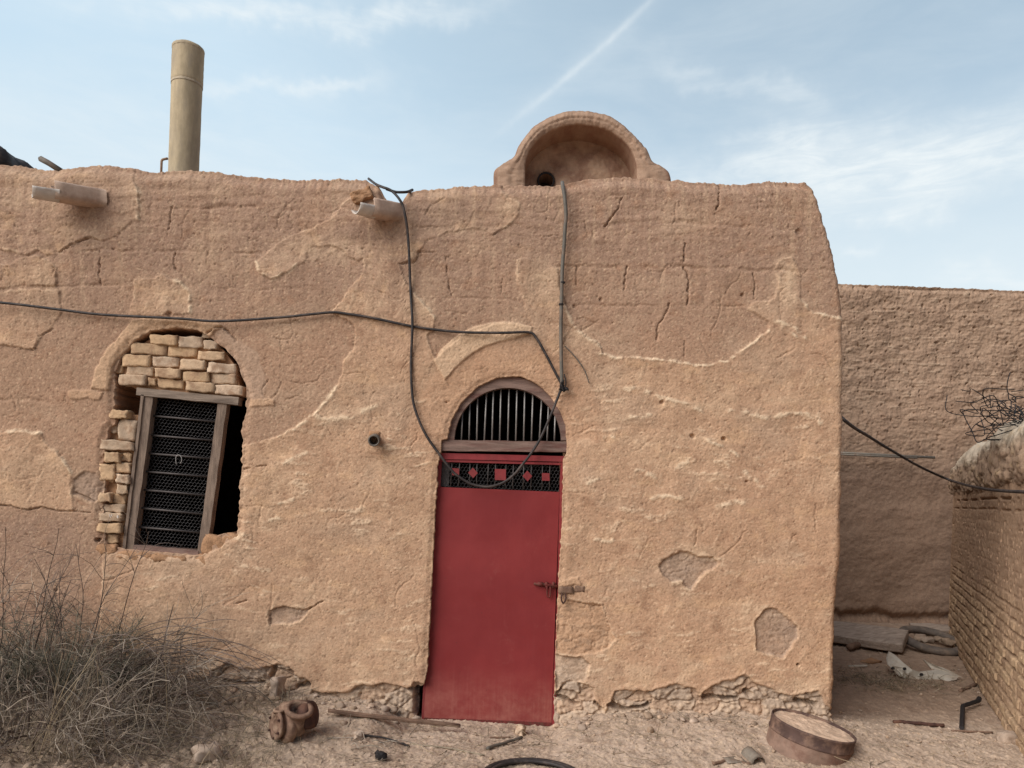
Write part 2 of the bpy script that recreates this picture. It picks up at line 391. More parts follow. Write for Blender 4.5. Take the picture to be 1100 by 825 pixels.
# ------------------------------------------------------------------ ground
def gbase(x, y):
    b = np.interp(x, [-8, -3, -2.2, -1.5, -.9, -.66, .33, .5, .75, 1.2, 2.2, 2.7, 3.6, 9], [.2, .2, .17, .15, .11, -.02, -.035, .05, .09, .11, .12, .05, .02, .02])
    fr = sm(-1.0, -.02, y)
    bk = np.where(x > 2.25, 1 - sm(0, .8, y), 1.0)
    return b * np.where(y <= 0, fr, bk) + .10 * sm(3.3, 4.4, y) * sm(2.2, 2.8, x)
def ground_at(px, py):
    u = (px - CX) / F; v = (CY - py) / F; dx = u * ct - v * st; dz = u * st + v * ct
    d = 5.0
    for _ in range(30):
        z = float(gbase(np.array(dx * d), np.array(d - D))); d = .5 * d + .5 * (z - CZ) / dz
    return np.array([dx * d, d - D, CZ + dz * d])
def make_ground():
    xs = np.concatenate([-np.geomspace(4.1, 900, 40)[::-1], np.arange(-4.0, 4.0, .008), np.geomspace(4.0, 6.5, 120), np.geomspace(6.6, 900, 34)])
    ys = np.concatenate([-np.geomspace(1.35, 900, 34)[::-1], np.arange(-1.3, .1, .008), np.arange(.1, 4.9, .02), np.geomspace(4.95, 900, 30)])
    X, Y = np.meshgrid(xs, ys, indexing='ij')
    near = sm(9, 6, np.hypot(X, Y))
    Z = gbase(X, Y)
    n1 = fbm(X * 2.2, Y * 2.2, 5, 1); n2 = fbm(X * 9, Y * 9, 5, 2, .6); n3 = perlin(X * 60, Y * 60, 3)
    f1, f2, iw = worley(X * 16 + n1 * 2, Y * 16); clod = sm(.45, .1, f1) * (iw > .55)
    g1, g2, ig = worley(X * 45, Y * 45, 9); peb = sm(.42, .15, g1) * (ig > .5)
    left = sm(-1.0, -2.0, X)
    Z = Z + near * (.018 * n1 + (.014 + .012 * left) * n2 + .0025 * n3 + .016 * clod * (.4 + left) + .006 * peb)
    Z = Z - .02 * sm(40, 200, np.hypot(X, Y))
    c = np.empty(X.shape + (3,))
    dust = np.array(srgb(178, 158, 140)[:3]); grey = np.array(srgb(150, 130, 112)[:3]); pale = np.array(srgb(206, 180, 152)[:3]); dark = np.array(srgb(120, 96, 80)[:3])
    m1 = sm(-.25, .35, fbm(X * 1.4, Y * 1.4, 4, 8))[..., None]
    c[:] = dust; c = c * (1 - .5 * m1) + grey * .5 * m1
    c = c + (grey * .8 - c) * (.6 * left)[..., None]
    k = sm(.1, .45, fbm(X * 7, Y * 7, 4, 12))[..., None]; c = c + (dark - c) * .5 * k
    k2 = sm(.05, .4, fbm(X * 22, Y * 22, 3, 14))[..., None]; c = c + (pale - c) * .4 * k2 * near[..., None]
    c = c * (1 + near * np.clip(rng.normal(0, .07, X.shape), -.2, .2))[..., None]
    c = c + (pale - c) * (.5 * peb * near)[..., None]
    alley = (sm(2.2, 2.7, X) * sm(.1, .7, Y))[..., None]; c = c + (np.array(srgb(150, 124, 104)[:3]) - c) * .6 * alley  # alley earth painted darker for the shade there
    gm = (np.exp(-((X - 3.55) / .55) ** 2 - ((Y - 1.6) / .35) ** 2) * sm(-.1, .4, fbm(X * 6, Y * 6, 4, 21)))[..., None]
    c = c + (np.array(srgb(105, 92, 66)[:3]) - c) * .8 * gm
    o = npmesh('ground', np.stack([X, Y, Z], -1).reshape(-1, 3), gridfaces(len(xs), len(ys))[:, ::1], M['ground'], None, c.reshape(-1, 3))
    tag(o, 'dusty bare earth with gravel in front of the mud house and into the alley', 'ground', kind='structure')
    return o
make_ground()

# ------------------------------------------------------------------ mud house: facade relief, authored in photo pixels on the y=0 plane
PLASTER = [(250,480),(299,469),(337,446),(363,416),(364,408),(370,387),(379,377),(382,354),(377,347),(357,335),(374,313),(387,300),(391,287),(391,277),(385,280),(376,277),(369,269),(354,264),(331,268),(326,280),(311,292),(292,301),(279,292),(275,282),(288,269),(311,252),(334,246),(359,232),(372,216),(390,206),(400,170),(540,170),(540,200),(545,212),(557,218),(558,230),(545,243),(530,252),(525,249),(509,244),(481,249),(461,258),(448,270),(446,280),(430,284),(435,302),(448,318),(466,341),(466,353),(460,361),(468,385),(476,376),(500,358),(540,348),(574,351),(565,335),(557,303),(555,280),(571,278),(579,287),(599,288),(607,330),(618,352),(630,363),(645,372),(648,380),(665,384),(690,384),(720,387),(744,392),(781,388),(795,377),(824,356),(824,345),(805,333),(808,325),(832,321),(836,305),(832,289),(840,279),(853,277),(860,289),(859,324),(872,335),(904,344),(2000,350),(2000,900),(110,900),(108,690),(112,592),(180,600),(230,592),(255,575)]
PANELS = [[(-700,463),(0,463),(10,464),(44,465),(50,478),(62,486),(68,497),(76,505),(75,520),(78,535),(78,549),(45,545),(30,548),(10,543),(-700,545)],
          [(-700,140),(142,150),(142,185),(150,203),(151,218),(148,236),(137,240),(117,256),(109,260),(99,255),(76,264),(61,274),(51,275),(43,269),(31,272),(0,267),(-700,262)],
          [(-700,285),(10,284),(29,274),(41,273),(53,282),(60,290),(61,307),(30,308),(-700,308)],
          [(-700,311),(65,312),(65,335),(56,353),(41,363),(36,375),(0,371),(-700,372)],
          [(145,300),(160,298),(175,295),(193,302),(204,315),(204,335),(188,338),(165,338),(140,338)]]
BASECUT = [(-700,722),(120,725),(200,729),(225,728),(228,719),(246,711),(253,716),(279,719),(297,714),(312,716),(317,726),(331,733),(335,740),(345,743),(375,742),(383,737),(416,734),(429,737),(440,742),(446,732),(456,736),(500,800),(596,745),(607,732),(622,734),(637,740),(641,754),(650,766),(654,759),(661,742),(674,740),(700,741),(727,734),(747,740),(751,748),(776,731),(799,724),(811,735),(828,740),(837,745),(858,745),(878,743),(887,757),(903,769),(2000,770),(2000,950),(-700,950)]
P1 = [(708,608),(712,601),(733,592),(740,593),(749,598),(765,599),(770,601),(770,607),(765,612),(756,614),(749,624),(743,634),(735,630),(733,624),(721,624),(708,615)]
P2 = [(823,654),(834,655),(846,664),(856,673),(856,684),(849,696),(840,705),(823,702),(813,699),(814,684),(811,670),(815,663)]
P3 = [(290,656),(305,652),(332,654),(327,663),(319,668),(305,670),(291,672)]
P4 = [(597,640),(618,646),(648,651),(652,665),(661,688),(655,697),(640,700),(625,703),(597,704)]
P5 = [(597,704),(625,706),(634,716),(628,732),(606,734),(597,740)]
P6 = [(78,514),(90,506),(104,508),(112,520),(108,534),(100,540),(92,536),(78,530)]
CRESC = [(467,388),(474,376),(484,366),(497,357),(510,351),(525,347.5),(540,346),(556,347),(572,351),(570,358),(554,364),(538,367),(522,372),(509,379),(499,387),(489,396),(478,408)]
WARCL = [(97,418),(104,394),(113,376),(126,361),(144,345),(160,340),(215,343),(238,350),(225,362),(190,352),(160,357),(141,368),(121,391),(116,420)]
WARCR = [(238,353),(256,366),(279,381),(284,406),(284,427),(266,427),(263,414),(256,391),(246,378),(228,364)]
LEDGES = [[(73,420),(97,419),(111,422),(108,429),(75,428)], [(269,428),(294,429),(294,437),(267,437)], [(603,624),(622,620),(623,628),(603,629)]]
WIN = [(121,440),(121,400),(127,385),(140,368),(160,354),(188,351),(212,353),(222,358),(232,366),(246,378),(256,391),(263,414),(266,425),(264,445),(259,463),(262,470),(261,500),(258,545),(256,574),(248,577),(240,574),(226,580),(218,598),(134,591),(112,586),(108,560),(110,520),(110,480),(115,462),(121,455)]
DOOR = [(446,790),(447,740),(455,735),(458,720),(462,640),(466,560),(470,495),(473,484),(473,472),(479.5,471),(483,453),(494.5,432),(513,414),(533.6,404.5),(559,402.6),(577,411),(591,423),(602.6,441),(608.4,455),(610,473),(610,487),(606,493),(605,560),(601.5,620),(598,700),(596,790)]
CRACKS = [([(107,270),(107,290),(108,306)],1.6,.020),([(187,271),(186,282),(188,293)],1.5,.018),([(186,222),(183,238),(180,252)],1.4,.016),([(223,270),(220,292)],1.0,.010),([(478,277),(480,290),(482,304),(485,318)],1.5,.020),
  ([(619,285),(619,296),(620,306)],1.5,.018),([(673,285),(672,297),(670,311)],1.5,.018),([(736,262),(735,288),(740,301),(740,315),(738,327)],1.8,.024),([(719,326),(715,338),(705,352),(706,365),(703,378)],1.5,.018),
  ([(809,293),(812,305),(810,321)],1.6,.02),([(775,197),(773,212),(768,231)],1.8,.025),([(668,212),(665,222),(650,243)],1.6,.02),([(628,237),(631,255)],1.2,.014),([(735,366),(736,383)],1.0,.012),
  ([(-60,541),(10,543),(20,546),(30,548),(45,545),(60,549),(78,549),(96,551)],1.6,.022),([(80,529),(92,534),(103,540),(108,548)],2.0,.024),([(332,654),(338,651),(349,644)],1.8,.022),([(255,648),(265,645)],1.8,.02),([(278,645),(285,652)],1.2,.015),
  ([(61,274),(76,264),(99,255),(109,260),(117,257)],1.5,.02),([(53,282),(60,290),(58,297)],1.4,.018),([(377,347),(382,354),(379,378)],1.3,.012),([(428,284),(446,283),(449,271),(468,271)],1.5,.014),([(36,376),(20,373),(0,371)],1.2,.012),
  ([(56,353),(42,362),(38,374)],1.2,.010),([(300,360),(303,380)],.9,.008),([(570,255),(577,256),(585,254),(600,252)],1.2,.012),([(262,504),(274,502),(286,500)],2.0,.018),([(742,592),(747,580),(749,568)],1.3,.009),
  ([(540,300),(538,318)],1.0,.01),([(848,585),(850,577),(853,574)],1.3,.01),([(258,592),(262,600)],1.2,.01),([(290,656),(291,673)],1.3,.012),([(648,651),(652,665),(661,688)],1.2,.012),([(618,646),(632,650),(648,651)],1.3,.014),
  ([(240,353),(247,358),(254,366)],2.4,.02),([(222,358),(230,353),(238,351)],2.0,.02),([(0,302),(8,285),(14,300)],1.0,.008),([(17,240),(19,258)],1.0,.01),([(262,290),(290,288)],.8,.006),([(505,210),(515,216)],1.2,.012)]
COURSES = [([(600,286),(660,286),(735,287),(800,289),(905,291)],1.6,.008),([(605,328),(660,328),(720,327),(800,329)],1.2,.005),([(60,271),(180,270),(280,272)],1.5,.007),([(55,307),(140,307),(250,309)],1.3,.006),([(-60,430),(0,429),(55,431),(72,428)],1.3,.006),([(400,268),(450,272)],1.0,.005),([(160,224),(230,222),(275,223)],1.6,.008),([(280,310),(350,312)],1.0,.004),([(480,320),(555,322)],1.2,.006),([(560,236),(640,240),(720,238),(800,242)],2.0,.006)]
SLOTS = [([(756,749),(770,750),(790,749)],2.2,.07),([(801,743),(806,746)],3.0,.06),([(856,752),(868,756),(876,757)],3.0,.07),([(655,757),(668,761),(683,760),(697,757)],2.4,.07),([(598,749),(610,752),(620,757)],2.2,.06),([(640,755),(646,762)],2.0,.05),([(240,733),(262,735),(281,734)],2.0,.06),([(294,717),(290,728)],3.0,.05),([(319,737),(332,736)],3.0,.06),([(449,742),(449,766)],4.0,.12),([(440,741),(447,742)],2,.06),([(598,745),(606,735)],1.6,.03),([(232,758),(234,746)],1.6,.03)]
HOLES = [(857,714,1.9,.05),(745,470,3.0,.025),(778,471,2.4,.03),(103,580,2.6,.06),(858,250,4,.02),(797,316,1.8,.02),(712,432,2.2,.02),(181,337,3,.02),(802,518,1.5,.02),(617,330,2,.015),(646,322,2,.015),(480,431,1.5,.02),(60,632,2,.02)]
PALES = [(335,268,42,12,.5),(300,284,18,13,.3),(180,318,24,17,.45),(140,212,10,22,.4),(100,195,25,12,.3),(45,297,14,14,.3),(575,305,15,25,.35),(545,222,12,10,.5),(627,362,16,12,.4),(458,332,9,20,.4),(390,268,8,9,.4),(30,215,30,10,.35),(490,247,34,5,.4),(370,262,12,8,.4),(50,500,40,20,.25),(845,305,12,24,.4),(750,593,14,6,.8),(765,600,8,3,.5),(805,655,18,8,.8),(795,668,20,6,.4),(875,740,16,12,.6),(860,730,8,16,.35),(757,756,6,10,.3),(690,475,24,7,.45),(770,512,10,4,.6),(735,500,14,8,.4),(745,470,22,5,.5),(655,450,20,4,.4),(300,500,14,14,.2),(355,449,18,5,.5),(255,595,20,9,.35),(190,605,40,8,.35),(335,640,18,10,.3),(172,660,22,40,.35),(190,700,14,24,.4),(310,705,24,12,.4),(840,430,26,4,.4),(800,447,20,3,.4),(740,436,30,3,.5),(625,440,8,4,.4),(475,620,5,30,.2),(460,580,4,18,.35),(848,300,9,20,.5)]

RIDGES = [([(663,417),(683,419),(706,425),(727,433),(753,441)],2.0),([(783,441),(800,443),(823,449),(843,444),(869,446),(882,454)],2.0),([(677,448),(698,446)],2.2),([(645,471),(660,470)],1.6),([(686,505),(694,508),(702,512)],3.0),([(799,506),(808,514),(817,524)],2.2),([(727,505),(735,498),(747,494)],2.4),([(760,472),(775,480),(790,490)],1.6),([(630,520),(650,512)],1.5),([(700,535),(715,532),(730,536)],2.2),([(770,545),(790,538),(800,541)],2.2),([(640,580),(670,578)],1.6),([(299,469),(320,458),(337,446),(363,416)],1.6),([(342,448),(360,452),(378,447)],2.2),([(390,440),(405,436)],1.8),([(448,434),(460,431),(468,432)],1.6),([(300,500),(318,492),(330,486)],1.6),([(300,540),(315,536)],1.6),([(285,560),(300,556)],1.5),([(640,381),(665,384),(690,384),(720,387),(744,392),(781,388),(800,375),(824,356)],1.5),([(606,332),(618,352),(632,364),(646,374)],1.7),([(275,282),(279,292),(292,301),(311,292),(326,280)],1.6),([(448,318),(458,331),(466,341)],1.6),([(860,324),(873,335),(904,344)],1.3),([(832,345),(850,350),(865,362)],1.6),([(840,352),(855,362)],1.6),([(44,465),(20,463),(0,464)],1.6),([(62,486),(70,500),(76,506)],1.5),([(150,203),(151,218),(147,236)],1.5),([(188,300),(203,315),(204,335)],1.8)]
def wall_relief(px, py):
    wx = px + 2.2 * fbm(px / 9, py / 9, 3, 5) + 2.5 * perlin(px / 28, py / 28, 8); wy = py + 2.2 * fbm(px / 9 + 40, py / 9, 3, 6) + 2.5 * perlin(px / 28 + 9, py / 28, 9)
    nlow = fbm(px / 190, py / 150, 4, 1); nmid = fbm(px / 42, py / 30, 5, 2, .55); nfine = fbm(px / 9, py / 7, 4, 3, .6); nf2 = perlin(px / 2.6, py / 2.4, 4)
    pl = sdf(wx, wy, PLASTER)
    for p in PANELS: pl = np.maximum(pl, sdf(wx, wy, p))
    mP = sm(-.5, .5, pl)
    up = sm(420, 250, py)
    low = mP * sm(430, 580, py); nmid0 = nmid; kh = .72 - .3 * low; nmid = nmid * (1 - .5 * low)
    h = .022 * nlow + kh * (.0062 * nmid * (1 + .9 * up) + (0.0030 + .0022 * up) * nfine * (1.25 - .6 * mP) + .0013 * nf2)
    raw = np.array(srgb(163, 132, 109)[:3]); plas = np.array(srgb(184, 150, 122)[:3]); pale = np.array(srgb(208, 180, 150)[:3])
    grey = np.array(srgb(158, 136, 119)[:3]); stone = np.array(srgb(186, 166, 146)[:3]); pink = np.array(srgb(154, 126, 108)[:3]); stain = np.array(srgb(140, 108, 90)[:3])
    c = raw + (plas - raw) * mP[..., None]
    def tint(t, k):
        nonlocal c
        c = c + (t - c) * np.clip(k, 0, 1)[..., None]
    tint(np.array(srgb(180, 143, 117)[:3]), .4 * sm(-.2, .5, fbm(px / 110, py / 90, 4, 30)))
    tint(pink, .75 * up * sm(-.4, .3, fbm(px / 70, py / 60, 3, 31) + .3 * up))
    tint(pink * .92, .7 * sm(112, 60, px) * sm(540, 570, py))
    tint(np.array(srgb(184, 147, 119)[:3]), .4 * np.exp(-((px - 730) / 220) ** 2 - ((py - 640) / 130) ** 2))
    tint(np.array(srgb(198, 168, 138)[:3]), .4 * sm(.1, .5, fbm(px / 60, py / 40, 4, 33)) * mP)
    tint(np.array(srgb(150, 114, 90)[:3]), .5 * sm(.12, .5, fbm(px / 26, py / 18, 4, 34)))
    tint(np.array(srgb(200, 164, 130)[:3]), .55 * sm(.12, .42, fbm(px / 34 + nlow * 2, py / 20, 4, 45)) * mP)
    tint(np.array(srgb(176, 148, 124)[:3]), .55 * sm(.05, .4, fbm(px / 85, py / 60, 4, 46)))
    tint(np.array(srgb(202, 172, 142)[:3]), .6 * sm(660, 735, py) * sm(-.15, .35, fbm(px / 30, py / 26, 4, 47)))
    # plaster thickness and its broken pale rim
    thick = .004 + .009 * sm(-.4, .4, fbm(px / 45, py / 45, 3, 13)); h += thick * mP
    rim = np.exp(-((pl - .8) / 1.5) ** 2) * sm(.0, .4, fbm(px / 22, py / 22, 3, 14)) * sm(-.5, .2, nfine); tint(pale, .8 * rim); h += .002 * rim
    # trowel ridges, scuffs and swirls in the lower coat
    s1 = fbm(wx / 30 + .9 * nmid, wy / 6.2 + nlow * 3, 4, 16); pm = sm(-.15, .3, fbm(px / 75, py / 60, 3, 17))
    rg = sm(.10, .36, s1) * pm * mP * sm(395, 430, py) * sm(-.5, .15, nfine + .5 * nf2); tint(np.array(srgb(218, 192, 162)[:3]), .72 * rg); h += .0050 * rg * (1 - .5 * sm(560, 640, py))
    for L, wd in RIDGES:
        q = linedist(wx, wy, L, 14); sg = sm(wd * 1.6, 0, q) * sm(-.3, .15, .7 * nfine + .8 * fbm(px / 13, py / 9, 3, 44)); tint(np.array(srgb(222, 198, 168)[:3]), .8 * sg); h += .0045 * sg; h += .004 * sm(12, 0, q)
    s2 = fbm((wx + wy * .5) / 8, (wy - wx * .35) / 34, 3, 18); rg2 = sm(.25, .5, s2) * (1 - pm * .5) * mP; tint(pale, .3 * rg2); h += .0022 * rg2
    ln = perlin(wx / 26 + nmid * 2, wy / 2.2 + 6 * nlow, 19); h += .0009 * ln * mP
    for an, sd2 in ((.3, 61), (1.2, 62), (2.1, 63), (2.7, 64)):
        ca_, sa_ = math.cos(an), math.sin(an); sl = sm(.50, .66, perlin((px * ca_ + py * sa_) / 6.0, (py * ca_ - px * sa_) / 1.5, sd2)); h -= .0028 * sl; tint(pale if sd2 % 2 else np.array(srgb(132, 98, 78)[:3]), .5 * sl)
    pit = .7 * sm(.58, .78, perlin(px / 4.2, py / 4.2, 22)) * sm(-.1, .3, nmid + .35 * up); h -= .011 * pit
    bit = sm(.62, .74, perlin(px / 2.7, py / 2.7, 24)) * sm(-.3, .3, fbm(px / 40, py / 40, 2, 25)); tint(pale, .55 * bit); h += .002 * bit
    # upper, rain-worn band: horizontal gullies and clods
    gul = fbm(px / 55, py / 11, 4, 26); h += .009 * up * gul * sm(300, 230, py)
    # shapes
    ra = np.hypot(px - 545, (py - 473) * .98); tint(np.array(srgb(188, 148, 118)[:3]), .5 * sm(112, 98, ra) * sm(478, 470, py)); h -= .006 * sm(116, 108, ra) * sm(478, 470, py)
    qx, qy = px + .3 * (wx - px), py + .3 * (wy - py); s = sdf(qx, qy, CRESC); k = sm(-.8, .8, s); h += .012 * k; tint(np.array(srgb(208, 177, 146)[:3]), .8 * k)
    s = sdf(wx, wy, WARCL); k = sm(-.8, .8, s); h += .014 * k; tint(np.array(srgb(198, 164, 132)[:3]), .75 * k)
    s = sdf(wx, wy, WARCR); k = sm(-1.5, 1.5, s); h += .002 * k; tint(np.array(srgb(176, 148, 126)[:3]), .75 * k)
    for L in LEDGES:
        k = sm(-.7, .7, sdf(wx, wy, L)); h += .010 * k; tint(np.array(srgb(196, 160, 128)[:3]), .5 * k)
    for P, dep, tn in ((P1, .017, grey), (P2, .019, grey), (P3, .016, grey), (P4, .008, np.array(srgb(184, 148, 118)[:3])), (P5, .022, stone), (P6, .006, grey)):
        s = sdf(wx, wy, P); k = sm(-.8, .8, s); h -= dep * k; h += (.006 * nmid + .005 * nfine - .002) * k; pc = sm(.09, .0, np.abs(fbm(px / 16, py / 13, 2, 48))) * sm(-.2, .2, nmid0 + .1); h -= .006 * pc * k
        tint(tn, .85 * k * (.75 + .5 * nmid0 + .3 * nfine)); tint(np.array(srgb(130, 108, 92)[:3]), .5 * k * sm(.0, .5, fbm(px / 9, py / 7, 3, 49))); r_ = np.exp(-((s + 1.6) / 1.3) ** 2) * sm(-.2, .3, fbm(px / 14, py / 14, 3, 15)); tint(pale, .6 * r_); h += .003 * r_
    for (x, y, a, b, k) in PALES:
        q = np.exp(-((wx - x) / a) ** 2 - ((wy - y) / b) ** 2) * (.55 + .9 * nfine + .5 * nmid); tint(pale, min(1., 1.35 * k) * np.clip(q, 0, 1)); h += .004 * k * np.clip(q, 0, 1)
    q = np.exp(-((px - 470) / 50) ** 2 - ((py - 228) / 20) ** 2) + np.exp(-((px - 395) / 45) ** 2 - ((py - 250) / 12) ** 2) + .8 * np.exp(-((px - 90) / 45) ** 2 - ((py - 222) / 22) ** 2)
    tint(np.array(srgb(136, 112, 97)[:3]), .8 * q * (.8 + .8 * nmid0 + .4 * nfine))
    rs_ = fbm(px / 9 + nlow, py / 150, 4, 53); tint(np.array(srgb(132, 104, 86)[:3]), .38 * sm(.08, .42, rs_) * sm(470, 215, py)); tint(np.array(srgb(190, 162, 134)[:3]), .35 * sm(.1, .42, -rs_) * sm(430, 230, py))
    for (L, wd, dp) in COURSES: h -= dp * sm(wd * 2, 0, linedist(wx, wy, L)) * sm(-.35, .2, fbm(px / 30, py / 30, 2, 40))
    for (L, wd, dp) in CRACKS: h -= 1.15 * dp * sm(wd * .64, 0, linedist(px + 1.5 * perlin(px / 5, py / 5, 41) + 1.2 * perlin(px / 14, py / 14, 43), py + 1.2 * nfine, L)) * sm(-.6, .0, perlin(px / 9, py / 9, 42))
    rc = np.random.default_rng(77)
    for k in range(110):
        x, y = rc.uniform(-30, 900), rc.uniform(190, 700); a = rc.choice([math.pi / 2, .1, 2.8]) + rc.normal(0, .35); L = [(x, y)]
        for i in range(rc.integers(3, 8)): a += rc.normal(0, .45); x += 6 * math.cos(a); y += 6 * math.sin(a); L.append((x, y))
        h -= rc.uniform(.003, .009) * sm(.95, 0, linedist(px, py, L, 3.)) * sm(-.7, 0, nf2 + .3)
    grit = np.random.default_rng(78).normal(0, .085, px.shape) + .11 * nf2 + .09 * nfine
    c = c * (1 + np.clip(grit, -.32, .3))[..., None]
    # eroded foot of the wall
    s = sdf(wx, wy, BASECUT); k = sm(-.8, .8, s); inside = s > -4
    blk = np.zeros(px.shape); jn = np.zeros(px.shape)
    f1, f2, iw = worley(wx[inside] / 24, wy[inside] / 13, 3); blk[inside] = iw; jn[inside] = sm(.16, .02, f2 - f1)
    f1, f2, iw2 = worley(wx[inside] / 7, wy[inside] / 6, 5); peb = np.zeros(px.shape); peb[inside] = sm(.5, .15, f1) * (iw2 > .4)
    h += k * (-.024 + .024 * (blk - .5) - .014 * jn + .010 * peb + .014 * nfine); h += k * .035 * sm(750, 785, py)
    tint(stone, .8 * k); tint(np.array(srgb(162, 143, 126)[:3]), .6 * k * (blk > .6)); tint(np.array(srgb(174, 140, 114)[:3]), .5 * k * (blk < .25)); tint(pale, .35 * k * peb)
    h += .006 * np.exp(-((s + 2) / 2) ** 2)
    for (L, wd, dp) in SLOTS: h -= dp * sm(wd * 1.3, wd * .35, linedist(wx, wy, L))
    for (x, y, r_, dp) in HOLES: h -= dp * sm(r_ * 1.15, r_ * .6, np.hypot(wx - x, wy - y))
    # roughened jambs
    e = np.minimum(np.abs(sdf(px, py, WIN, 12)), 12); h -= .022 * sm(7, 0, e) * (.6 + .8 * nfine)
    e = np.minimum(np.abs(sdf(px, py, DOOR, 10)), 10); h -= .010 * sm(5, 0, e) * (.8 + nfine)
    # bulge of the mud bed under spouts
    h += .03 * np.exp(-((px - 412) / 26) ** 2 - ((py - 232) / 12) ** 2) + .03 * np.exp(-((px - 95) / 25) ** 2 - ((py - 222) / 14) ** 2)
    return h, c

TOPX = [-520,-40,0,30,60,80,110,140,165,200,230,260,300,380,393,406,414,424,432,438,446,500,540,600,625,660,690,725,760,800,830,850,905]
TOPY = [177,179,176,180,183,179,177,181,184,182,184,189,192,192,194,201,214,222,216,207,204,200,198,199,193,190,190,193,196,198,195,194,197]
EDY = [150,197,205,215,240,262,285,302,330,380,450,520,600,700,765,820]
EDX = [873,875,882,887,893,900,905,908,910,911,911,910,907,902,898,897]

house_o = W(400, 770, 0.0)
house = empty('mud_house', house_o, 'old mud plastered house with a red metal door, arched openings and a bricked up window', 'house')

def make_facade():
    RC = 6.0
    cols = np.concatenate([np.arange(-520, -40, 6.0), np.arange(-40, 893.01, 1.0)]); nf = len(cols)
    arc = np.linspace(0, math.pi / 2, 15)[1:]; side = np.concatenate([np.arange(.02, .4, .02), np.geomspace(.42, 4.45, 50)])
    NR = 640
    tt = np.linspace(0, 1, NR)
    PX0, T = np.meshgrid(cols, tt, indexing='ij')
    jag = lambda a: 1.6 * fbm(a / 14, a * 0 + 3.3, 4, 50) + .9 * perlin(a / 3.2, a * 0 + 1.7, 51)
    top = np.interp(cols, TOPX, TOPY) + jag(cols)
    PYf = 815 + (top[:, None] - 815) * T
    wgt = sm(800, 893, PX0)
    PXf = PX0 + wgt * (np.interp(PYf, EDY, EDX) + 1.5 * fbm(PYf / 16, PYf * 0, 4, 52) - 905)
    hf, cf = wall_relief(PXf.ravel(), PYf.ravel()); hf = hf.reshape(PXf.shape)
    P = W(PXf, PYf, 0.0); P[..., 1] -= hf
    # round the crest over
    crest = sm(.975, 1.0, T); P[..., 1] += .045 * crest ** 2
    # corner and alley side
    Pe = W(PXf[-1], PYf[-1], 0.0); r_ = RC / 150
    na = len(arc) + len(side)
    ax = np.concatenate([r_ * np.sin(arc), np.full(len(side), r_)]); ay = np.concatenate([r_ - r_ * np.cos(arc), r_ + side])
    nx = np.concatenate([np.sin(arc), np.ones(len(side))]); ny = np.concatenate([-np.cos(arc), np.zeros(len(side))])
    lenp = np.concatenate([r_ * arc, r_ * math.pi / 2 + side]) * 150
    PXs = PXf[-1][None, :] + lenp[:, None]; PYs = np.broadcast_to(PYf[-1], PXs.shape)
    hs, cs = wall_relief(PXs.ravel().copy(), PYs.ravel().copy()); hs = hs.reshape(PXs.shape)
    Q = np.empty(PXs.shape + (3,)); Q[..., 0] = Pe[None, :, 0] + ax[:, None] + nx[:, None] * hs; Q[..., 1] = ay[:, None] + ny[:, None] * hs; Q[..., 2] = Pe[None, :, 2]
    Q[..., 2] += (np.interp(ay, [0, .3, 4.6], [0, .02, -.05])[:, None] + .03 * perlin(ay * 3, ay * 0, 3)[:, None]) * np.linspace(0, 1, NR)[None, :]
    V = np.concatenate([P, Q], 0); C = np.concatenate([cf.reshape(nf, NR, 3), cs.reshape(na, NR, 3)], 0)
    # parapet top, going in
    last = V[:, -1]; xin = last[:, 0].max()
    ins = np.array([.015, .035, .065, .10, .15, .21, .28, .34, .36]); dz = np.array([.010, .017, .020, .018, .012, .0, -.02, -.06, -.45])
    ex = []
    for d, z in zip(ins, dz):
        p = last.copy(); nrough = .012 * fbm(last[:, 0] * 14, last[:, 1] * 9 + d * 14, 3, 60)
        p[:, 1] = np.maximum(p[:, 1], .02 + d); p[:, 0] = np.minimum(p[:, 0], Pe[-1, 0] + r_ - d); p[:, 2] += z + nrough; ex.append(p)
    V = np.concatenate([V, np.stack(ex, 1)], 1); C = np.concatenate([C, np.repeat(C[:, -1:], len(ins), 1)], 1)
    ni, nj = V.shape[:2]
    faces = gridfaces(ni, nj)
    # openings
    fi = np.arange(len(faces)); ii = fi // (nj - 1); jj = fi % (nj - 1)
    isf = (ii < nf - 1) & (jj < NR - 1)
    cxp = np.zeros(len(faces)); cyp = np.zeros(len(faces)); a = ii[isf]; b = jj[isf]
    cxp[isf] = .25 * (PXf[a, b] + PXf[a + 1, b] + PXf[a, b + 1] + PXf[a + 1, b + 1]); cyp[isf] = .25 * (PYf[a, b] + PYf[a + 1, b] + PYf[a, b + 1] + PYf[a + 1, b + 1])
    jx = cxp + 1.6 * perlin(cxp / 5, cyp / 5, 70) + 1.4 * perlin(cxp / 14, cyp / 14, 71)
    dx = cxp + .7 * perlin(cxp / 6, cyp / 6, 72) * (np.abs(cxp - 541) > 50)
    hole = isf & ((sdf(jx, cyp, WIN, 5) > 0) | (sdf(dx, cyp, DOOR, 5) > 0))
    keep = faces[~hole]; rem = faces[hole]
    def edges(f): return np.concatenate([f[:, [0, 1]], f[:, [1, 2]], f[:, [2, 3]], f[:, [3, 0]]])
    ek = np.sort(edges(rem), 1); code = ek[:, 0].astype(np.int64) * (ni * nj) + ek[:, 1]
    u, cnt = np.unique(code, return_counts=True); bset = u[cnt == 1]
    eK = edges(keep); cK = np.sort(eK, 1); cK = cK[:, 0].astype(np.int64) * (ni * nj) + cK[:, 1]
    bd = eK[np.isin(cK, bset)]
    Vf = V.reshape(-1, 3); Cf = C.reshape(-1, 3)
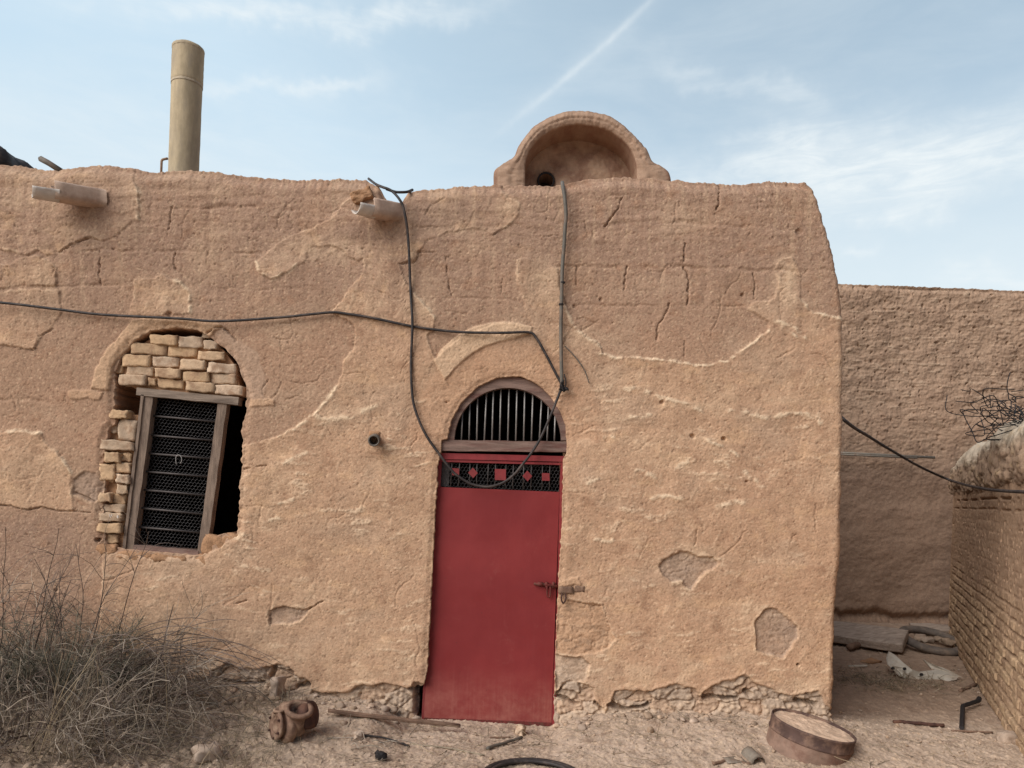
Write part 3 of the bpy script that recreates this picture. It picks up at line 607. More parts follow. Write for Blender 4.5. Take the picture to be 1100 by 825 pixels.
    # relax the staircase of the cut edge
    bv = np.unique(bd); mp = {int(v): k for k, v in enumerate(bv)}
    for _ in range(3):
        acc = np.zeros((len(bv), 3)); n = np.zeros(len(bv))
        ia = np.array([mp[int(v)] for v in bd[:, 0]]); ib = np.array([mp[int(v)] for v in bd[:, 1]])
        np.add.at(acc, ia, Vf[bd[:, 1]]); np.add.at(acc, ib, Vf[bd[:, 0]]); np.add.at(n, ia, 1); np.add.at(n, ib, 1)
        Vf[bv] = .5 * Vf[bv] + .5 * acc / n[:, None]
    base = len(Vf); newV = []; newC = []; q = []
    ds = [.05, .13, .24, .42]; prev = bv
    rings = [bv]
    for k, d in enumerate(ds):
        p = Vf[bv].copy(); p[:, 1] = Vf[bv][:, 1] + d; jit = .010 * fbm(p[:, 0] * 15, p[:, 2] * 15 + d * 11, 3, 80); p[:, 0] += jit; p[:, 2] += jit
        newV.append(p); newC.append(Cf[bv] * .0 + np.array(srgb(160, 120, 94)[:3])); rings.append(base + k * len(bv) + np.arange(len(bv)))
    for k in range(len(ds)):
        A, B = rings[k], rings[k + 1]
        q.append(np.stack([A[ib], A[ia], B[ia], B[ib]], 1))
    Vall = np.concatenate([Vf] + newV); Call = np.concatenate([Cf] + newC); Fall = np.concatenate([keep] + q)
    npmesh('wall', Vall, Fall, M['mud'], house, Call)
    return Pe
Pe = make_facade()

# shell behind the facade
m = MB()
xl = W(-520, 500, 0)[0]; xr_ = Pe[300, 0] + .05
m.add([(xl, 0, -.2), (xl, 4.5, -.2), (xl, 4.5, 3.75), (xl, 0, 3.75)], [(0, 1, 2, 3)])
m.add([(xl, 4.46, -.2), (xr_, 4.46, -.2), (xr_, 4.46, 3.7), (xl, 4.46, 3.7)], [(3, 2, 1, 0)])
m.build('rear_wall', M['roofmud'], house)
m = MB(); m.rbox(((xl + xr_) / 2, 2.4, 3.28), (xr_ - xl - .12, 4.1, .2), r=.02, n=2); roof = m.build('roof', M['roofmud'], house)
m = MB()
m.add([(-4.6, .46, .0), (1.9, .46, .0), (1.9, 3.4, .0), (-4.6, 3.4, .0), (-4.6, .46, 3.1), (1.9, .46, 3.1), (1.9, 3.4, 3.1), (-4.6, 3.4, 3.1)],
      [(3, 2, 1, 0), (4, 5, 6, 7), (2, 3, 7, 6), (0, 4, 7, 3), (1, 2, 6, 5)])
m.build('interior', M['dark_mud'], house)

# ---- vaulted rooftop niche
def make_vault():
    y0 = 1.9
    outer = [(528,215),(530,199),(531,183),(540,175),(552,167),(557,156),(564,146),(576,133),(597,122),(617,118),(642,120),(663,128),(683,146),(696,161),(701,172),(716,181),(721,192),(724,215)]
    inner = [(563,215),(564,199),(565,171),(574,153),(589,141),(612,133),(637,134),(658,141),(676,156),(684,174),(685,189),(686,215)]
    def resample(L, n):
        P = spline([(a, b, 0) for a, b in L], 6)[:, :2]; s = np.concatenate([[0], np.cumsum(np.hypot(*np.diff(P, axis=0).T))]); s /= s[-1]
        t = np.linspace(0, 1, n); return np.stack([np.interp(t, s, P[:, 0]), np.interp(t, s, P[:, 1])], 1)
    n = 260; O = resample(outer, n); I = resample(inner, n)
    O[:, 1] += 1.2 * fbm(O[:, 0] / 6, O[:, 1] / 6, 3, 90); I[:, 1] += .8 * fbm(I[:, 0] / 6, I[:, 1] / 6, 3, 91)
    rows = []; cols = []
    base = np.array(srgb(158, 131, 111)[:3]); pale = np.array(srgb(168, 140, 119)[:3]); brown = np.array(srgb(142, 110, 92)[:3])
    def add(px, depth, rough=.012, cc=base):
        P = W(px[:, 0], px[:, 1], y0); nz = fbm(px[:, 0] / 8, px[:, 1] / 8 + depth * 20, 4, 92); P[:, 1] += depth + rough * nz + .006 * fbm(px[:, 0] / 2.6, px[:, 1] / 2.6 + depth * 40, 3, 98) + .008 * sm(.2, .45, fbm(px[:, 0] / 10, px[:, 1] / 10, 3, 99)); rows.append(P)
        k = sm(-.3, .4, fbm(px[:, 0] / 14, px[:, 1] / 14 + depth * 9, 3, 93))[:, None]; cols.append(cc * (1 - k) + (brown if cc is base else base) * k)
    for d in (1.6, 1.0, .5, .25, .12, .06): add(O, d, .01)
    for k in np.linspace(0, 1, 14):
        bow = .03 * math.sin(k * math.pi); add(O + (I - O) * k, .02 - bow + (.008 if abs(k - .55) < .08 else 0), .012, pale if k > .15 else base)
    for d in (.05, .12, .2, .3, .4): add(I, d, .008, base)
    V = np.stack(rows, 1); C = np.stack(cols, 1)
    npmesh('roof_vault', V.reshape(-1, 3), gridfaces(n, V.shape[1]), M['mud'], house, C.reshape(-1, 3))
    v = house.children[-1] if house.children else house
    v = [o for o in house.children if o.name.startswith('roof_vault')][0]
    I2 = resample(inner, 120); cen = np.array([625., 222.]); tt = np.linspace(1.04, 0, 90)
    gx = cen[0] + (I2[:, 0:1] - cen[0]) * tt[None]; gy = cen[1] + (I2[:, 1:2] - cen[1]) * tt[None]
    P = W(gx, gy, y0 + .36); P[..., 1] += -.03 * fbm(gx / 22, gy / 22, 4, 95) + .004 * perlin(gx / 3, gy / 3, 96)
    hole = np.hypot((gx - 586.5) / 8.5, (gy - 194) / 9.0); P[..., 1] += .25 * sm(1.08, .92, hole)
    k = sm(-.3, .4, fbm(gx / 20, gy / 20, 4, 97))[..., None]; c = np.array(srgb(176, 147, 124)[:3]) * (1 - k) + brown * k
    c = c + (np.array(srgb(60, 50, 46)[:3]) - c) * sm(1.0, .85, hole)[..., None]  # inside of the vent recess painted dark for its shade
    npmesh('niche_wall', P.reshape(-1, 3), gridfaces(120, 90), M['mud'], v, c.reshape(-1, 3))
    mm = MB(); mm.lathe(W(586.5, 194, y0 + .33), (0, 1, 0), [(.072, 0), (.085, -.008), (.092, .004), (.075, .02)], 20); mm.build('vent_hole', M['ironblack'], v, True)
    # shoulders either side and the body behind
    mm = MB(); p = W(626, 214, y0); mm.rbox((p[0], y0 + .95, 3.45), (1.72, 1.3, .5), r=.05, n=5, jit=.012, seed=4); mm.build('vault_base', M['roofmud'], v, True)
make_vault()

# ---- chimney of cement pipe
def make_chimney():
    y = 1.4; b = W(196.5, 205, y); top = W(200.7, 53, y); b[2] = 3.38
    s = (D + y) / F; H = top[2] - b[2]; seam = W(198.8, 91, y)[2] - b[2]
    r0, r1 = 15.0 * s, 15.5 * s; rr = lambda h: r0 + (r1 - r0) * h / H
    n = 48
    def ringed(prof, name, matl, parent, seed):
        a = np.arange(n) * 2 * math.pi / n; V = []
        for r_, h_ in prof: V.append(np.stack([b[0] + r_ * np.cos(a), b[1] + r_ * np.sin(a), np.full(n, b[2] + h_)], 1) + rng.normal(0, .0008, (n, 3)))
        k = len(prof); V = np.vstack(V)
        f = [(i * n + j, i * n + (j + 1) % n, (i + 1) * n + (j + 1) % n, (i + 1) * n + j) for i in range(k - 1) for j in range(n)]
        mm = MB(); mm.add(V, f); return mm.build(name, matl, parent, True)
    hs = np.linspace(0, seam, 26)
    ch = ringed([(rr(h), h) for h in hs], 'chimney', M['concrete'], house, 1)
    hs = np.linspace(seam + .004, H, 14)
    pr = [(rr(seam) * .98, seam - .005)] + [(rr(h) * 1.035, h) for h in hs] + [(rr(H) * 1.03, H + .006), (rr(H) * .93, H + .004), (rr(H) * .9, H - .02), (rr(H) * .88, H - .5)]
    ringed(pr, 'upper_section', M['concrete'], ch, 2)
    ringed([(rr(seam) * 1.03, seam - .014), (rr(seam) * 1.04, seam - .006), (rr(seam) * 1.04, seam + .0), (rr(seam) * 1.03, seam + .007)], 'joint_ring', M['cement_pale'], ch, 3)
    ringed([(rr(H) * 1.045, H - .02), (rr(H) * 1.055, H - .008), (rr(H) * 1.04, H + .008), (rr(H) * .95, H + .01)], 'rim', M['concrete'], ch, 4)
    p = W(180.5, 174, y); q = [p + (.02, -.05, .01), p + (-.02, -.05, .0), p + (-.032, -.05, -.012), p + (-.034, -.05, -.04), p + (-.034, -.05, -.20)]
    mm = MB(); mm.tube(spline(q, 4), .011, 8); mm.build('vent_pipe', M['rust'], ch, True)
make_chimney()

# ---- spouts
def half_pipe(mm, p0, p1, r0, r1, a0=180, a1=360, th=.008, n=14, k=6, tilt=0, sq=1.0):
    p0, p1 = np.array(p0, float), np.array(p1, float); ax = (p1 - p0); ax /= np.linalg.norm(ax)
    sidev = np.cross(ax, (0, 0, 1)); sidev /= np.linalg.norm(sidev); up = np.cross(sidev, ax)
    V = []; an = np.radians(np.linspace(a0, a1, n) + tilt)
    for i in range(k + 1):
        t = i / k; c = p0 + (p1 - p0) * t; r_ = r0 + (r1 - r0) * t
        for rr_ in (r_, r_ - th):
            V.append(c + rr_ * ((np.sign(np.cos(an)) * np.abs(np.cos(an)) ** sq)[:, None] * sidev + (np.sign(np.sin(an)) * np.abs(np.sin(an)) ** sq)[:, None] * up))
    V = np.vstack(V); f = []
    o = lambda i, s_, j: (i * 2 + s_) * n + j
    for i in range(k):
        for j in range(n - 1):
            f.append((o(i, 0, j), o(i, 0, j + 1), o(i + 1, 0, j + 1), o(i + 1, 0, j))); f.append((o(i, 1, j), o(i + 1, 1, j), o(i + 1, 1, j + 1), o(i, 1, j + 1)))
        for j in (0, n - 1): f.append((o(i, 0, j), o(i + 1, 0, j), o(i + 1, 1, j), o(i, 1, j)))
    for i in (0, k):
        for j in range(n - 1): f.append((o(i, 0, j), o(i, 0, j + 1), o(i, 1, j + 1), o(i, 1, j)))
    mm.add(V + rng.normal(0, .0008, V.shape), f)
mm = MB(); half_pipe(mm, W(112, 214, .02), W(57, 204, -.19), .074, .072, 150, 390, th=.014, n=26, sq=.62); sp1 = mm.build('water_spout', M['clay'], house, True)
mm = MB(); half_pipe(mm, W(63, 205.5, -.17), W(34, 201, -.26), .076, .072, 188, 335, th=.006); mm.build('spout_lip', M['white_clay'], sp1, True)
mm = MB(); half_pipe(mm, W(431, 229, .03), W(397, 222, -.15), .072, .070, 150, 390, th=.014, n=26, sq=.62); sp2 = mm.build('water_spout', M['clay'], house, True)
mm = MB(); half_pipe(mm, W(402, 223, -.12), W(382, 218.5, -.22), .074, .070, 188, 335, th=.006); mm.build('spout_lip', M['white_clay'], sp2, True)
for (a, b, s_) in ((385, 214, 9), (118, 200, 12)):
    pass
mm = MB()
mm.rbox(W(390, 212.5, .01), (22 / 150, .12, 12 / 150), frame(-22), .008, 14, .007, 3)
mm.build('spout_bed', M['mortar'], house, True)

# ---- drain pipe stub beside the door
mm = MB(); p = W(403.5, 470, .06); ax = W(401.5, 473.5, -.13) - p
L = np.linalg.norm(ax); mm.lathe(p, ax, [(.038, 0), (.038, L * .5), (.041, L * .55), (.041, L), (.030, L), (.030, 0)], 20)
mm.build('pipe_stub', M['conduit'], house, True)
mm = MB(); mm.rbox(W(403, 466, .0), (.075, .05, .035), frame(0), .015, 4, .004, 3); mm.build('pipe_collar', M['mortar'], house, True)

# ---- window: leaning frame, bars, netting, brick filling
YW = .035
def bar(mm, a, b, w_, y, d, w2=None):
    a = np.array(a, float); b = np.array(b, float); t = (b - a) / np.linalg.norm(b - a); n_ = np.array([-t[1], t[0]]); w2 = w2 or w_
    k = 14; L = [a + (b - a) * i / k + n_ * w_ / 2 + n_ * random.uniform(-.35, .35) for i in range(k + 1)]; L += [a + (b - a) * i / k - n_ * w2 / 2 + n_ * random.uniform(-.35, .35) for i in range(k, -1, -1)]
    mm.pp(L, y, d)
mm = MB(); bar(mm, (159.5, 421), (137.5, 591), 11, YW, .07); win = mm.build('window', M['wood'], house)
mm = MB(); bar(mm, (153, 424), (132.8, 590.5), 3.2, YW - .012, .05); mm.build('frame_edge', M['wood'], win)
mm = MB(); bar(mm, (239, 432), (216.5, 597), 9.6, YW, .07); mm.build('frame_stile', M['wood'], win)
mm = MB(); bar(mm, (146.5, 420.0), (256, 431.0), 8.2, YW - .012, .08); mm.build('lintel', M['lintel'], win)
mm = MB(); bar(mm, (143, 588), (213, 594.5), 5.5, YW - .004, .06); mm.build('bottom_rail', M['woodh'], win)
for (a, b) in (((165,446.7),(232.7,453)),((162.7,467.6),(228.9,473)),((159,487),(226.3,492.5)),((156,506.5),(223,512)),((152.5,526),(221,532)),((149,545.5),(218.7,552.3)),((146,565.8),(214.4,572))):
    mm = MB(); mm.tube([W(*a, YW + .045), W(*b, YW + .045)], .0075, 8); mm.build('window_bar', M['dark_steel'], win, True)
def netting(quad, cell, y, rad, clip=None):
    TL, TR, BR, BL = [np.array(q, float) for q in quad]; w_ = np.linalg.norm(TR - TL); h_ = np.linalg.norm(BL - TL)
    V = []; Fc = []; nx = int(w_ / cell); ny = int(h_ / (cell * .9))
    mmn = MB()
    def pt(i, j, o):
        s_ = (i + o) / nx; t_ = j / ny
        p = (TL * (1 - s_) + TR * s_) * (1 - t_) + (BL * (1 - s_) + BR * s_) * t_
        return W(p[0], p[1], y + .004 * math.sin(i * .7) * math.cos(j * .5)), s_
    for j in range(ny):
        for i in range(nx + 1):
            o = .5 if j % 2 else 0; o2 = 0 if j % 2 else .5
            a, s0 = pt(i, j, o); a2, _ = pt(i, j + .45, o)
            if s0 > 1.001: continue
            segs = [(a, a2)]
            for di in ((0, -1) if not j % 2 else (0, 1)):
                b_, s1 = pt(i + di, j + 1, o2)
                if -.001 <= s1 <= 1.001: segs.append((a2, b_))
            for p, q_ in segs: mmn.tube([p, q_], rad, 3, False)
    return mmn
netting(((165, 427), (234, 435), (213, 594), (143, 588)), 3.7, YW + .06, .0011).build('wire_netting', M['wire'], win)
mm = MB(); lp = [(189.5,499),(189,495.5),(189,491.5),(190.5,489),(193,489),(195,491.5),(195,495.5),(193.4,498)]
mm.tube(spline([W(a, b, YW + .03) for a, b in lp], 5), .0028, 6); mm.build('wire_hook', M['pale_steel'], win, True)

def px_brick(mm, x0, y0, x1, y1, y=.0, phi=2.5, th=.11, seed=0, jit=.0045):
    c = W((x0 + x1) / 2, (y0 + y1) / 2, y + th / 2); k = (D + y) / F
    mm.rbox(c, ((x1 - x0 - .9) * k, th, (y1 - y0 - .9) * k), frame(phi + random.uniform(-1.6, 1.6), random.uniform(-5, 5)), .0032, 7, jit * 1.0, seed)
def crop4(l, ox, oy): return [(ox + a / 3.9286, oy + b / 3.9286, ox + c / 3.9286, oy + d / 3.9286) for a, b, c, d in l]
UP = crop4([(410,160,530,205),(530,167,632,218),(628,137,678,177),(635,184,697,224),(330,195,480,246),(487,206,608,256),(612,229,725,270),(295,242,413,296),(420,252,533,298),(535,264,645,310),(650,279,770,325),(312,291,425,334),(428,300,540,344),(548,315,660,360),(665,322,775,370),(280,326,398,374),(402,341,436,376),(440,346,556,388),(560,358,680,402),(682,370,803,415),(262,288,300,324)], 60, 320)
UP += crop4([(455,205,520,215)], 60, 320)[:0]
mm = MB()
for k, b in enumerate(UP): px_brick(mm, *b, y=.012 + .012 * (k % 3), seed=k)
inf = mm.build('brick_infill', M['brick'], house, True)
mm = MB()
mm.pp([(140,378),(160,365),(215,362),(240,376),(252,392),(258,416),(256,428),(147,418),(134,412),(133,395)], .056, .12); mm.build('infill_mortar', M['mortar'], inf)
LEFT = crop4([(243,475,320,513),(213,514,276,572),(278,514,356,606),(200,602,344,646),(217,652,286,697),(289,655,334,692),(264,694,332,740),(198,700,264,772),(268,746,324,785)], 60, 320) + crop4([(118,335,186,384),(189,350,243,392),(194,395,240,437),(118,427,172,471),(174,430,234,478),(115,476,226,512),(117,512,218,550),(112,556,214,600),(116,602,208,640)], 80, 420)
mm = MB()
for k, b in enumerate(LEFT): px_brick(mm, *b, y=-.004 + .014 * ((k * 7) % 4), seed=50 + k, phi=3.5, jit=.006)
jb = mm.build('jamb_bricks', M['brick'], house, True)
mm = MB(); mm.pp([(104,470),(116,452),(124,444),(152,446),(148,500),(141,560),(136,596),(108,592),(104,560)], .062, .16); mm.build('infill_mortar', M['mortar'], jb)
mm = MB()
vx = [(117.5,552.5),(119,556),(120.5,552.8)]
mm.tube([W(a, b, -.012) for a, b in vx], .004, 5); mm.build('paint_mark', M['white'], jb); mm = MB(); mm.tube([W(126.5, 553.5, -.012), W(126.7, 556.5, -.012)], .0055, 5); mm.build('paint_mark', M['white'], jb)
mm = MB()
for k, (a, b, w_, h_) in enumerate(((236,586,34,22),(250,584,18,22),(222,602,26,12),(150,597,40,10),(185,600,40,10),(118,590,24,12))):
    mm.rbox(W(a, b, .055), (w_ / 150, .12, h_ / 150), frame(6), .03, 7, .010, 70 + k)
mm.build('sill_rubble', M['mortar'], house, True)

# ---- door, grille and fanlight
YD = .05
def strip(mm, L, y, d): mm.pp(L, y, d)
# leaf as a slightly buckled sheet
gx, gy = np.meshgrid(np.linspace(0, 1, 50), np.linspace(0, 1, 90), indexing='ij')
TL, TR, BR, BL = np.array((470.5, 523)), np.array((601, 528.5)), np.array((592.3, 780)), np.array((455, 774.5))
pxy = ((TL[None, None] * (1 - gx[..., None]) + TR * gx[..., None]) * (1 - gy[..., None]) + (BL * (1 - gx[..., None]) + BR * gx[..., None]) * gy[..., None])
P = W(pxy[..., 0], pxy[..., 1], YD); P[..., 1] += .006 * fbm(gx * 2.5, gy * 4, 3, 101)
nn = gx.shape; Vd = np.concatenate([P.reshape(-1, 3), P.reshape(-1, 3) + (0, .006, 0)]); fd = gridfaces(*nn); 
door = npmesh('door', Vd, np.concatenate([fd[:, ::-1], fd + len(Vd) // 2]), M['red'], house)
mm = MB()
strip(mm, [(471, 486.5), (606.5, 490), (606, 496), (470.5, 493)], YD - .012, .05)
strip(mm, [(470.5, 493.3), (602.8, 497), (602.7, 499.5), (470.3, 496)], YD - .004, .04)
mm.build('top_rail', M['redpaint'], door)
mm = MB(); strip(mm, [(468.5, 492), (474.5, 492), (473, 523), (467, 523)], YD - .006, .05); strip(mm, [(466.5, 523), (471.5, 523), (456.5, 776), (452.5, 776)], YD + .004, .05); mm.build('hinge_stile', M['redpaint'], door)
mm = MB(); strip(mm, [(602.5, 496), (606, 495), (601, 640), (596, 781), (592.5, 781), (598.5, 640), (601.2, 528)], YD - .004, .05); mm.build('lock_stile', M['redpaint'], door)
mm = MB(); strip(mm, [(455.3, 771), (592.6, 776.5), (592.4, 780.3), (455, 775)], YD - .006, .01); mm.build('bottom_rail', M['redrust'], door)
C7 = lambda x, y: (460 + x / 6.875, 470 + y / 6.875)
for xt, xb in ((178,165),(234,222),(310,305),(362,356),(446,437),(500,492),(577,568),(631,622),(707,700),(763,757),(845,840),(900,893)):
    a = C7(xt, 145 + (xt - 178) * .04); b = C7(xb, 366 + (xb - 165) * .05)
    mm = MB(); mm.tube([W(*a, YD + .012), W(*b, YD + .012)], .0038, 6); mm.build('grille_bar', M['dark_steel'], door, True)
def plate(pts):
    mm = MB(); mm.pp([C7(*p) for p in pts], YD + .004, .005); mm.build('grille_plate', M['redpaint'], door)
plate([(176,226),(228,228),(228,280),(176,278)]); plate([(330,222),(366,262),(332,300),(294,260)]); plate([(492,232),(574,234),(574,316),(492,314)])
plate([(732,244),(768,285),(734,324),(696,284)]); plate([(840,262),(896,264),(896,320),(840,318)])
netting((C7(110, 150), C7(975, 182), C7(965, 400), C7(85, 362)), 3.6, YD + .03, .0012).build('wire_netting', M['wire'], door)
mm = MB(); mm.pp([C7(92, 148), C7(165, 150), C7(150, 362), C7(84, 360)], YD + .034, .01); mm.build('grille_flap', M['dark_steel'], door)
mm = MB(); rs = np.random.default_rng(3)
for k in range(7):
    x0, y0 = rs.uniform(640, 900), rs.uniform(185, 225); mm.tube(spline([W(*C7(x0 + i * 26 + rs.normal(0, 6), y0 + rs.normal(0, 10)), YD + .045) for i in range(4)], 4), .003, 5)
mm.build('snagged_fibre', M['wire'], door)
# bolt
C8 = lambda x, y: (560 + x / 6.875, 600 + y / 6.875)
mm = MB(); mm.tube([W(*C8(92, 186), YD - .016), W(*C8(150, 190), YD - .016), W(*C8(300, 210), YD - .018)], [.009, .011, .011], 10)
mm.tube([W(*C8(120, 186), YD - .016), W(*C8(160, 190), YD - .016)], [.015, .015], 10)
for xx in (185, 235): mm.rbox(W(*C8(xx, 195), YD - .012), (.02, .03, .045), frame(5), .004, 2)
bolt = mm.build('bolt', M['redrust'], door, True)
mm = MB(); mm.tube(spline([W(*C8(190, 205), YD - .03), W(*C8(192, 275), YD - .03), W(*C8(212, 278), YD - .03), W(*C8(214, 208), YD - .03)], 5), .006, 7); mm.build('bolt_handle', M['redrust'], bolt, True)
mm = MB(); mm.rbox(W(*C8(330, 232), -.012), (.105, .02, .05), frame(2), .005, 4, .003, 5); mm.rbox(W(*C8(430, 225), -.004), (.07, .014, .042), frame(2), .004, 4, .003, 6)
hasp = mm.build('hasp', M['rust'], house, True)
mm = MB(); mm.tube(spline([W(*C8(302, 255), -.02), W(*C8(296, 300), -.03), W(*C8(310, 330), -.03), W(*C8(328, 300), -.03), W(*C8(325, 258), -.02)], 5), .006, 7); mm.build('staple', M['darkrust'], hasp, True)
# fanlight
cxa, cya = 545.5, 473.0; N = 40
def arcpts(rx, ry, wob=0): return [(cxa + rx * math.cos(t) + wob * random.uniform(-1, 1), cya - ry * math.sin(t)) for t in np.linspace(math.pi, 0, N)]
Oa, Ia = arcpts(65.5, 68.5, .4), arcpts(57.5, 56.5)
mm = MB()
for i in range(N - 1): mm.pp([Oa[i], Oa[i + 1], Ia[i + 1], Ia[i]], YD - .02, .07)
fan = mm.build('fanlight', M['woodh'], house)
mm = MB(); bar(mm, (473.5, 478.5), (610, 480), 11.5, YD - .03, .09); mm.build('transom_rail', M['woodh'], fan)
xs_b = [(291,285),(325,321),(361,357),(403,392),(435,428),(470,464),(508,502),(545,539),(581,576),(619,612),(660,649),(692,685),(723,719)]
for xt, xb in xs_b:
    xt_, xb_ = 430 + xt / 4.344, 430 + xb / 4.344; dy = 56.5 * math.sqrt(max(.0, 1 - ((xt_ - cxa) / 57.5) ** 2))
    mm = MB(); mm.tube([W(xb_, 473.5, YD + .025), W(xt_, cya - dy - 1, YD + .025)], .0058, 7); mm.build('fanlight_bar', M['pale_steel'], fan, True)

# ------------------------------------------------------------------ cables on the facade
def cable(name, pts, rad, matl, label, cat='cable', n=7, group=None):
    mm = MB(); P = np.array([W(p[0], p[1], p[2] if len(p) > 2 else -.035) for p in pts]); mm.tube(spline(P, n), rad, 8)
    return tag(mm.build(name, matl, None, True), label, cat, group)
cable('power_cable', [(-90,318),(0,325,-.05),(60,332),(110,338),(190,342,-.05),(235,345,-.05),(300,341),(330,338,-.04),(357,335.5),(372,337),(400,341.5),(440,350),(470,354.5),(500,357,-.05),(540,357.5,-.06),(568,357),(576,363),(586,380),(597,401),(604,414)], .0095, M['rubber'], 'long dark cable sagging across the mud wall above the window and the door')
cable('power_cable', [(396,192,.25),(404,198,.05),(411,201,-.03),(418,203.5,-.05),(423,207,-.06),(429,214,-.09),(433,222,-.09),(436,236,-.08),(438,252,-.06),(439.5,274,-.06),(441,313),(443,348,-.055),(441.5,389),(443,425),(448,446),(457.5,467),(469,484),(485,505),(493,512),(504,519),(514,522),(524,523,-.04),(534,521),(543,517),(553,509),(562,498),(570.5,487),(581,470),(592,445),(600,425),(604,414,-.04)], .0095, M['rubber'], 'dark cable falling from the parapet notch and looping across the top of the red door')
cable('power_cable', [(415,203,-.02),(424,206,-.03),(431,206.5,-.03),(438,206,.0),(443,204,.12)], .010, M['rubber'], 'short cable end lying across the notch in the parapet')
cable('conduit', [(604,196,.12),(605,203,.0),(606.5,212,-.04),(608,230,-.045),(607,245,-.045),(606,262,-.04),(604,290,-.04),(603,330,-.045),(602.5,360,-.04),(603,390,-.04),(603.5,414,-.04)], .0135, M['conduit'], 'grey green cable bundle running down the wall from the parapet to above the door')
cable('tie_wire', [(607,372,-.01),(613,378,-.02),(620,386,-.02),(628,398,-.02),(633,412,-.012)], .004, M['conduit'], 'thin loose wire end curling off the grey vertical cable beside the door arch', 'wire')
mm = MB(); rs = np.random.default_rng(9)
for k in range(6):
    c0 = np.array(W(604.5, 415.5, -.045)); mm.tube(spline([c0 + rs.normal(0, .016, 3) * (1, .5, 1.3) for _ in range(5)], 4), .006, 6)
mm.tube(spline([W(606, 402, -.04), W(608, 411, -.05), W(606, 421, -.04)], 4), .005, 6); mm.tube([W(606, 416, -.04), W(610.5, 419, -.06)], .006, 6)
tag(mm.build('cable_knot', M['ironblack'], None, True), 'taped knot where three cables meet on the wall right of the door arch', 'cable joint')
for k, (a, b, yv) in enumerate(((604.5, 303.5, -.043), (602.8, 327, -.047))):
    mm = MB(); mm.lathe(W(a, b, yv), (0, 0, 1), [(.0165, -.006), (.018, 0), (.0165, .006)], 12)
    tag(mm.build('cable_tie', M['ironblack'], None, True), ('upper', 'lower')[k] + ' black tie wrapped round the grey vertical cable bundle', 'cable tie', 'ties on the vertical cable')

# things on the roof edge
mm = MB(); c0 = W(-12, 168, .5)
mm.rbox(c0 + (-.1, .1, -.02), (.62, .5, .36), np.array(Matrix.Rotation(R(30), 3, 'Y')), .12, 12, .015, 8)
tag(mm.build('tarpaulin_bundle', M['rubber'], None, True), 'dark slumped bundle lying on the parapet at the left end of the roof', 'bundle')
mm = MB(); mm.tube([W(43.5, 170.5, .12), W(52, 175, .12), W(66, 184, .12)], .021, 10); mm.tube([W(42, 169.8, .12), W(45, 171.2, .12)], .011, 8)
tag(mm.build('roof_pipe', M['conduit'], None, True), 'short grey pipe poking up from the parapet near the left edge', 'pipe')

# ------------------------------------------------------------------ far wall of the alley
def make_back_wall():
    y0 = 4.5
    cols = np.concatenate([np.linspace(480, 860, 90, endpoint=False), np.arange(860, 1120, .75), np.geomspace(1121, 1600, 60)]); rows = np.linspace(0, 1, 500)
    PX, T = np.meshgrid(cols, rows, indexing='ij')
    top = np.interp(cols, [480, 905, 950, 1000, 1050, 1100, 1600], [292, 306, 307, 309, 311, 313.5, 330]) + 1.0 * fbm(cols / 10, cols * 0, 3, 110) + .6 * perlin(cols / 2.5, cols * 0, 111)
    PY = 705 + (top[:, None] - 705) * T
    a = fbm(PX / 26, PY / 18, 5, 112, .6); b_ = fbm(PX / 7, PY / 5.5, 4, 113, .6); lw = fbm(PX / 110, PY / 90, 3, 114)
    up = sm(560, 400, PY)
    s1 = fbm(PX / 16, PY / 4, 4, 115); rg = sm(.1, .45, s1)
    nz = fbm(PX / 3.2, PY / 2.8, 3, 129, .6); h = .06 * lw + (.03 + .02 * up) * a * .7 + (.006 + .010 * up) * b_ + (.003 + .007 * up) * nz + .010 * rg * up
    gy = PY - (662 + 5 * fbm(PX / 9, PY / 30, 4, 116, .6) + 6 * perlin(PX / 40, PX * 0, 117)); h -= .09 * np.exp(-(gy / 4.5) ** 2); h += .0 * gy
    h -= .03 * sm(.5, .7, perlin(PX / 5, PY / 4, 118)) * up
    P = W(PX, PY, y0); P[..., 1] -= h; P[..., 1] += .05 * sm(.985, 1, T)
    c0 = np.array(srgb(160, 134, 113)[:3]); c1 = np.array(srgb(178, 154, 131)[:3]); c2 = np.array(srgb(138, 113, 95)[:3])
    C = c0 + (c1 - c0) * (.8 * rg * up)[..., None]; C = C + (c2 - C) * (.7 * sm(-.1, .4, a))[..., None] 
    C = C + (c2 - C) * (.6 * sm(470, 520, PY))[..., None]  # lower wall coloured darker, painting in the shade low in the alley
    C = C * (1 + .10 * fbm(PX / 45, PY / 30, 4, 134) + .08 * fbm(PX / 5, PY / 4, 3, 135) + np.random.default_rng(6).normal(0, .05, PX.shape))[..., None]; C = C + (np.array(srgb(172, 138, 114)[:3]) - C) * (.15 * sm(.0, .4, lw))[..., None]
    ex = []; ec = []
    for d, z in ((.03, .015), (.08, .025), (.18, .02), (.32, .0), (.45, -.05), (.5, -.5), (.5, -4.6)):
        p = P[:, -1].copy(); p[:, 1] = y0 + d; p[:, 2] += z + .01 * fbm(cols / 4, cols * 0 + d * 9, 2, 119); ex.append(p); ec.append(C[:, -1])
    V = np.concatenate([P, np.stack(ex, 1)], 1); C = np.concatenate([C, np.stack(ec, 1)], 1)
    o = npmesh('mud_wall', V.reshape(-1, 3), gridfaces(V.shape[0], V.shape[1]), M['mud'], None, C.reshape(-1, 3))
    tag(o, 'tall rough mud wall closing off the shaded alley behind the house corner', 'wall')
make_back_wall()
